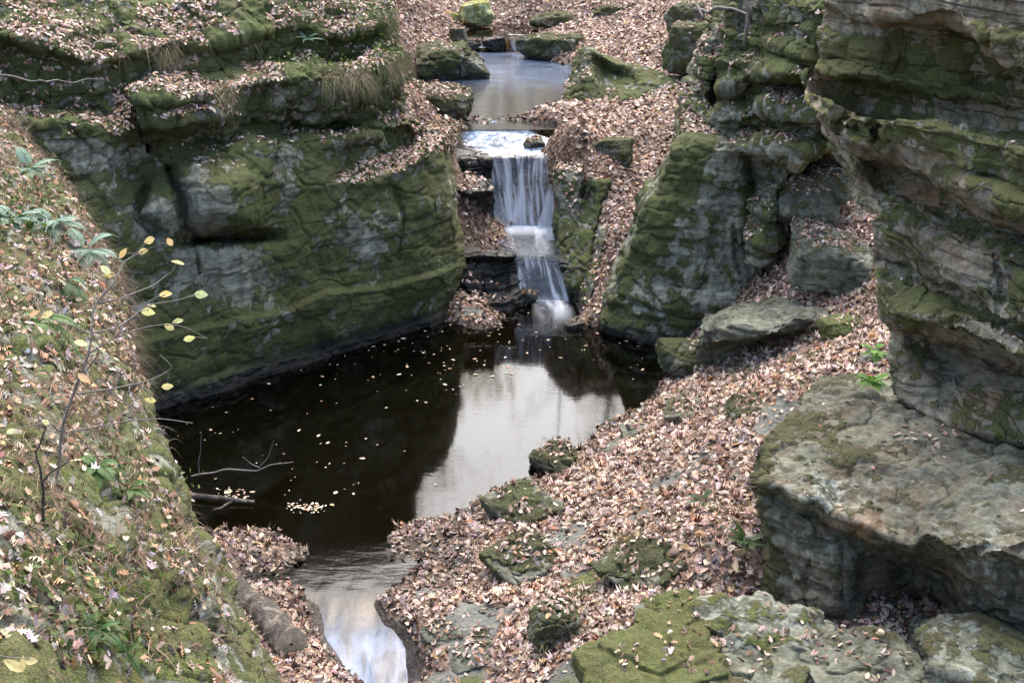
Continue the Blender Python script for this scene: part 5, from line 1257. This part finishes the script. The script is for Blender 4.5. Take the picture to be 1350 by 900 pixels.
q = np.array([at_y(a, b, Ys + c) for a, b, c in YL])
bp = np.concatenate([wiggle(b, 16, 0, rr) for b in br + [main]])
stk = []
for v in q:
    j = np.argsort(((bp - v) ** 2).sum(1))[2]; stk.append((wiggle([bp[j], (bp[j] + v) / 2 + [0, 0, .01], v], 6, .003, rr), np.linspace(.0028, .0016, 6)))
tubes('twigs', M_TWIG, [(wiggle(b, 16, .006, rr), np.linspace(.005, .0022, 16)) for b in br] + stk, sap)
nv = np.tile([0, -.75, .65], (len(q), 1))
o = link('foliage', leaf_mesh('foliage', q, nv, np.full(len(q), .076), rr, OVAL, .25, np.array([(.82, .66, .27), (.84, .70, .32), (.76, .56, .22), (.76, .74, .36)]), np.array([.35, .3, .2, .15]), M_GREEN, lift=0, curl=.8, tdir=(1, 0, .1)), sap)
# a yellow compound leaf close to the viewer in the lowest corner
cb = at_y(14, 868, 4.6)
lf = tag(empty('yellow_leaf', cb), 'pale yellow divided leaf on a twig in the lowest corner of the near bank', 'leaf')
q = np.array([at_y(a, b, 4.6) for a, b in [(18, 878), (30, 874), (42, 872)]])
link('leaflets', leaf_mesh('leaflets', q, np.tile([.1, -.8, .6], (3, 1)), np.full(3, .075), rr, OVAL, .3, np.array([(.80, .66, .28)]), np.array([1.]), M_GREEN, lift=0), lf)
tubes('twig', M_TWIG, [(PY(4.6, (-20, 862, .1), (0, 864, 0), (14, 866, 0), (40, 868, 0)), [.003, .003, .002, .002])], lf)

# ---- the log and branches at the outflow
def log_pts(): return np.array([at_z(292, 752, .38), at_z(318, 782, .33), at_z(345, 806, .30), at_z(364, 824, .36), at_z(384, 848, .36)])
lp = wiggle(log_pts(), 40, .004, rr)
lg = tag(empty('fallen_log', lp[20]), 'dark wet fallen log with a pale broken end beside the outflow', 'log')
V, F = tube(lp, np.linspace(.15, .185, 40) * (1 + .025 * np.sin(np.arange(40) * .35)), 28)
V = V + (fbm(V * 3, 3) * .06 + .02 * fbm(V * 12, 3))[:, None] * (V - np.repeat(lp, 28, 0)) / .17
link('bark', mesh_np('bark', V, F, M_BARK), lg)
ring = V[-28:]; cen = ring.mean(0) + (lp[-1] - lp[-2]) * .6
rg = [ring * (1 - t) + cen * t + (lp[-1] - lp[-2]) * (1.4 * fbm(ring * 9 + t * 3, 3))[:, None] * (t > 0) for t in (0, .3, .6, .9)]
link('broken_end', mesh_np('broken_end', np.concatenate(rg), grid_faces(4, 28, close=True), M_WOOD), lg)
def branch(name, label, lst, mat, cat='branch'):
    b = tag(tubes(name, mat, lst), label, cat)
    return b
Z0 = .05
def PZ(*p): return [at_z(a, b, z) for a, b, z in p]
branch('driftwood', 'half-sunk leaf-covered branch lying in the pool by the near bank', [(wiggle(PZ((235, 652, .04), (280, 656, .05), (338, 662, .03)), 20, .01, rr), np.linspace(.05, .03, 20)), (wiggle(PZ((310, 658, .04), (292, 668, .02), (280, 673, .01)), 10, .01, rr), np.linspace(.025, .012, 10))], M_BARK)
branch('dead_branch', 'thin bare dead branch poking up out of the pool', [(wiggle(PZ((250, 628, .0), (300, 620, .14), (345, 617, .28), (390, 608, .40)), 20, .02, rr), np.linspace(.018, .006, 20)),
   (wiggle(PZ((340, 618, .27), (352, 604, .55), (362, 578, .95)), 12, .02, rr), np.linspace(.010, .004, 12)), (wiggle(PZ((262, 626, .03), (262, 600, .4), (266, 568, .85)), 12, .02, rr), np.linspace(.010, .004, 12)),
   (wiggle(PZ((345, 617, .28), (330, 606, .40), (318, 602, .5)), 8, .02, rr), np.linspace(.008, .004, 8))], M_TWIG)
branch('fallen_branch', 'thin twig lying across the leafy bank at the outflow', [(wiggle(PZ((270, 870, .5), (262, 856, .6), (300, 846, .5)), 14, .02, rr), np.linspace(.012, .006, 14))], M_TWIG)
branch('twig', 'bare twig hanging across the face of the mossy cliff', [(wiggle(PY(12, (-10, 98, 0), (30, 104, 0), (80, 108, .2), (135, 105, .4)), 20, .03, rr), np.linspace(.010, .004, 20))], M_TWIG)
branch('tree_root', 'twisted grey tree roots gripping the rock at the top of the layered cliff', [(wiggle(PY(24, (915, 12, 1.5), (935, 16, 1.2), (960, 8, 1.0), (985, 20, .6)), 20, .03, rr), np.linspace(.04, .02, 20)), (wiggle(PY(24, (985, -20, .6), (988, 15, .5), (985, 40, .5), (980, 60, .6)), 20, .03, rr), np.linspace(.06, .02, 20)), (wiggle(PY(24, (918, 5, 1.5), (928, 20, 1.2), (922, 30, 1.2)), 10, .03, rr), np.linspace(.03, .02, 10))], M_TWIG)
branch('bare_stem', 'dark bare stem standing among the leaves of the near bank', [(wiggle(PY(6.9, (58, 690, 0), (52, 640, 0), (48, 600, 0), (62, 560, 0)), 16, .012, rr), np.linspace(.010, .004, 16)), (wiggle(PY(6.9, (52, 640, 0), (82, 612, 0), (95, 590, .1)), 10, .012, rr), np.linspace(.006, .003, 10))], M_DTWIG)

# ---- bare autumn trees on the hill behind the stream (mirrored in the pools)
TREE_LABELS = ['tall bare autumn tree with a pale trunk on the hill above the stream', 'yellow-leaved tree on the hill above the stream, widest crown of the row', 'thin yellow tree at the end of the row on the hill above the stream',
  'slender pale tree with few yellow leaves on the hill above the stream', 'leaning bare tree on the hill above the stream', 'bushy golden tree on the hill above the stream, beside the leaning one']
for k, (x, y, h, den) in enumerate([(-3.4, 69, 17, 350), (-1.0, 74, 15, 1500), (5.8, 70, 16, 500), (2.6, 76, 19, 260), (4.2, 71, 14, 200), (-6.2, 72, 16, 1300)]):
    zb = float(GZ[np.argmin(np.abs(GY[:, 0] - y)), np.argmin(np.abs(GX[np.argmin(np.abs(GY[:, 0] - y))] - x))]) - .1
    tr = tag(empty('tree', (x, y, zb)), TREE_LABELS[k], 'tree', 'trees on the hill above the stream')
    base = np.array([x, y, zb]); lean = np.array([rr.normal() * .06, rr.normal() * .04, 1])
    tk = [(wiggle([base + lean * h * t for t in np.linspace(0, 1, 6)], 24, .08, rr), np.linspace(.22, .04, 24))]; tips = []
    for j in range(16):
        t = rr.uniform(.3, .95); a = rr.uniform(0, 6.28); b0 = base + lean * h * t; L_ = h * .24 * (1.15 - t)* rr.uniform(.7, 1.3) + .6
        d = np.array([math.cos(a), math.sin(a), .8]); tk.append((wiggle([b0, b0 + d * L_ * .5, b0 + d * L_ + [0, 0, .3]], 9, .08, rr), np.linspace(.07, .015, 9))); tips += [b0 + d * L_ * u for u in (.5, .75, 1.0)]
    tubes('trunk', plain('tree_bark', (.30, .28, .25), .8, .5, 8) if k == 0 else bpy.data.materials['tree_bark'], tk, tr)
    tips = np.array(tips); q = tips[rr.integers(0, len(tips), den)] + rr.normal(size=(den, 3)) * .55
    link('crown', leaf_mesh('crown', q, rr.normal(size=(den, 3)), np.full(den, .30), rr, OVAL, .5, np.array([(.80, .68, .26), (.72, .70, .28), (.82, .62, .22)]), np.array([.4, .3, .3]), M_GREEN), tr)

SHL = ['low golden shrub at the mossy cliff end of the thicket in the valley head', 'second golden shrub from the mossy cliff end of the valley thicket', 'golden shrub in the thicket in front of the oak under the mossy cliff side', 'golden shrub in the thicket just before the middle oak', 'middle golden shrub of the thicket in the valley head', 'golden shrub in the thicket in front of the stout oak', 'golden shrub in the thicket in front of the oak on the layered cliff side', 'last golden shrub at the layered cliff end of the valley thicket']
for k in range(8):  # bushes added out of view to dull the glare mirrored in the upper pool
    x = -4.2 + 1.25 * k; y = 62.5 + rr.uniform(-.8, .8); h = rr.uniform(5.5, 7); w_ = 1.5
    i = np.argmin(np.abs(GY[:, 0] - y)); zb = float(GZ[i, np.argmin(np.abs(GX[i] - x))]) - .1
    sh = tag(empty('shrub', (x, y, zb)), SHL[k], 'shrub', 'golden shrubs in the valley head')
    b0 = np.array([x, y, zb]); st = [(wiggle([b0, b0 + [rr.normal() * w_ * .3, rr.normal() * .3, h * .5], b0 + [rr.normal() * w_ * .6, rr.normal() * .6, h]], 12, .06, rr), np.linspace(.05, .012, 12)) for _ in range(9)]
    tubes('stems', bpy.data.materials['tree_bark'], st, sh)
    q = b0 + np.stack([rr.uniform(-1.1, 1.1, 620), rr.normal(size=620) * .8, h * rr.uniform(.1, 1.05, 620)], -1)
    link('crown', leaf_mesh('crown', q, rr.normal(size=q.shape), np.full(len(q), .26), rr, OVAL, .5, np.array([(.84, .76, .48), (.80, .70, .38), (.86, .80, .58)]), np.array([.4, .3, .3]), M_GREEN), sh)

OAKS = ['brown-leaved oak behind the golden shrubs, nearest the middle of the valley head', 'brown-leaved oak behind the golden shrubs under the mossy cliff side', 'brown-leaved oak behind the golden shrubs on the layered cliff side', 'stout brown-leaved oak behind the others in the valley head']
for k, (x, y) in enumerate([(-.2, 67), (-4.0, 68), (3.6, 67.5), (1.6, 70)]):  # oaks added out of view; their crowns block sky from the lower pool's mirror
    i = np.argmin(np.abs(GY[:, 0] - y)); zb = float(GZ[i, np.argmin(np.abs(GX[i] - x))]) - .1
    tr = tag(empty('oak_tree', (x, y, zb)), OAKS[k], 'tree', 'brown oaks at the valley head'); base = np.array([x, y, zb]); top = 15.0 + rr.uniform(-1, .6) - zb
    tk = [(wiggle([base, base + [.1, 0, top * .5], base + [rr.normal() * .3, 0, top]], 20, .06, rr), np.linspace(.24, .04, 20))]; tips = []
    for j in range(18):
        t = rr.uniform(.42, .95); a = rr.uniform(0, 6.28); b0 = base + np.array([.1, 0, top * t]); L_ = 1.2 + 2.0 * (1.05 - t); d = np.array([math.cos(a), math.sin(a), .5])
        tk.append((wiggle([b0, b0 + d * L_ * .5, b0 + d * L_], 8, .06, rr), np.linspace(.07, .015, 8))); tips += [b0 + d * L_ * u for u in (.4, .7, 1.0)]
    tubes('trunk', bpy.data.materials['tree_bark'], tk, tr)
    tips = np.array(tips); q = tips[rr.integers(0, len(tips), 1900)] + rr.normal(size=(1900, 3)) * .5; q = q[q[:, 2] > zb + 3.2]
    link('crown', leaf_mesh('crown', q, rr.normal(size=q.shape), np.full(len(q), .30), rr, OVAL, .5, np.array([(.16, .10, .05), (.22, .13, .06), (.12, .10, .04)]), np.array([.4, .3, .3]), M_LEAF), tr)
# ------------------------------------------------------------------ camera, light, sky
cam = bpy.data.cameras.new('camera'); co = bpy.data.objects.new('camera', cam); COL.objects.link(co)
co.location = CAM; co.rotation_euler = (math.pi / 2 - TH, 0, 0)
cam.sensor_width = 36; cam.lens = FPX / 1350 * 36; cam.clip_end = 2000; cam.clip_start = .05
S.camera = co
SUN_EL, SUN_AZ = R(60), R(8)      # azimuth clockwise from +Y
w = bpy.data.worlds.new('World'); S.world = w; w.use_nodes = True
nt = w.node_tree; nt.nodes.clear()
sk = nt.nodes.new('ShaderNodeTexSky'); sk.sky_type = 'NISHITA'; sk.sun_disc = False
sk.sun_elevation = SUN_EL; sk.sun_rotation = SUN_AZ; sk.air_density = 1.0; sk.dust_density = 5.0; sk.ozone_density = .3
bg = nt.nodes.new('ShaderNodeBackground'); bg.inputs[1].default_value = .14
ow = nt.nodes.new('ShaderNodeOutputWorld'); nt.links.new(sk.outputs[0], bg.inputs[0]); nt.links.new(bg.outputs[0], ow.inputs[0])
sl = bpy.data.lights.new('sun', 'SUN'); sl.energy = 1.4; sl.angle = R(86); sl.color = (1, .95, .87)
so = bpy.data.objects.new('sun', sl); COL.objects.link(so)
dirv = Vector((math.sin(SUN_AZ) * math.cos(SUN_EL), math.cos(SUN_AZ) * math.cos(SUN_EL), math.sin(SUN_EL)))
so.rotation_euler = dirv.to_track_quat('Z', 'Y').to_euler(); so.location = (0, 0, 40)
vs = S.view_settings; vs.view_transform = 'Standard'; vs.look = 'None'; vs.gamma = 1; vs.use_curve_mapping = False; vs.exposure = 1.95
S.render.engine = 'CYCLES'
S.cycles.use_denoising = True; S.cycles.max_bounces = 6; S.cycles.transparent_max_bounces = 8
S.cycles.use_adaptive_sampling = True; S.cycles.adaptive_threshold = .015
S.cycles.caustics_reflective = False; S.cycles.caustics_refractive = False
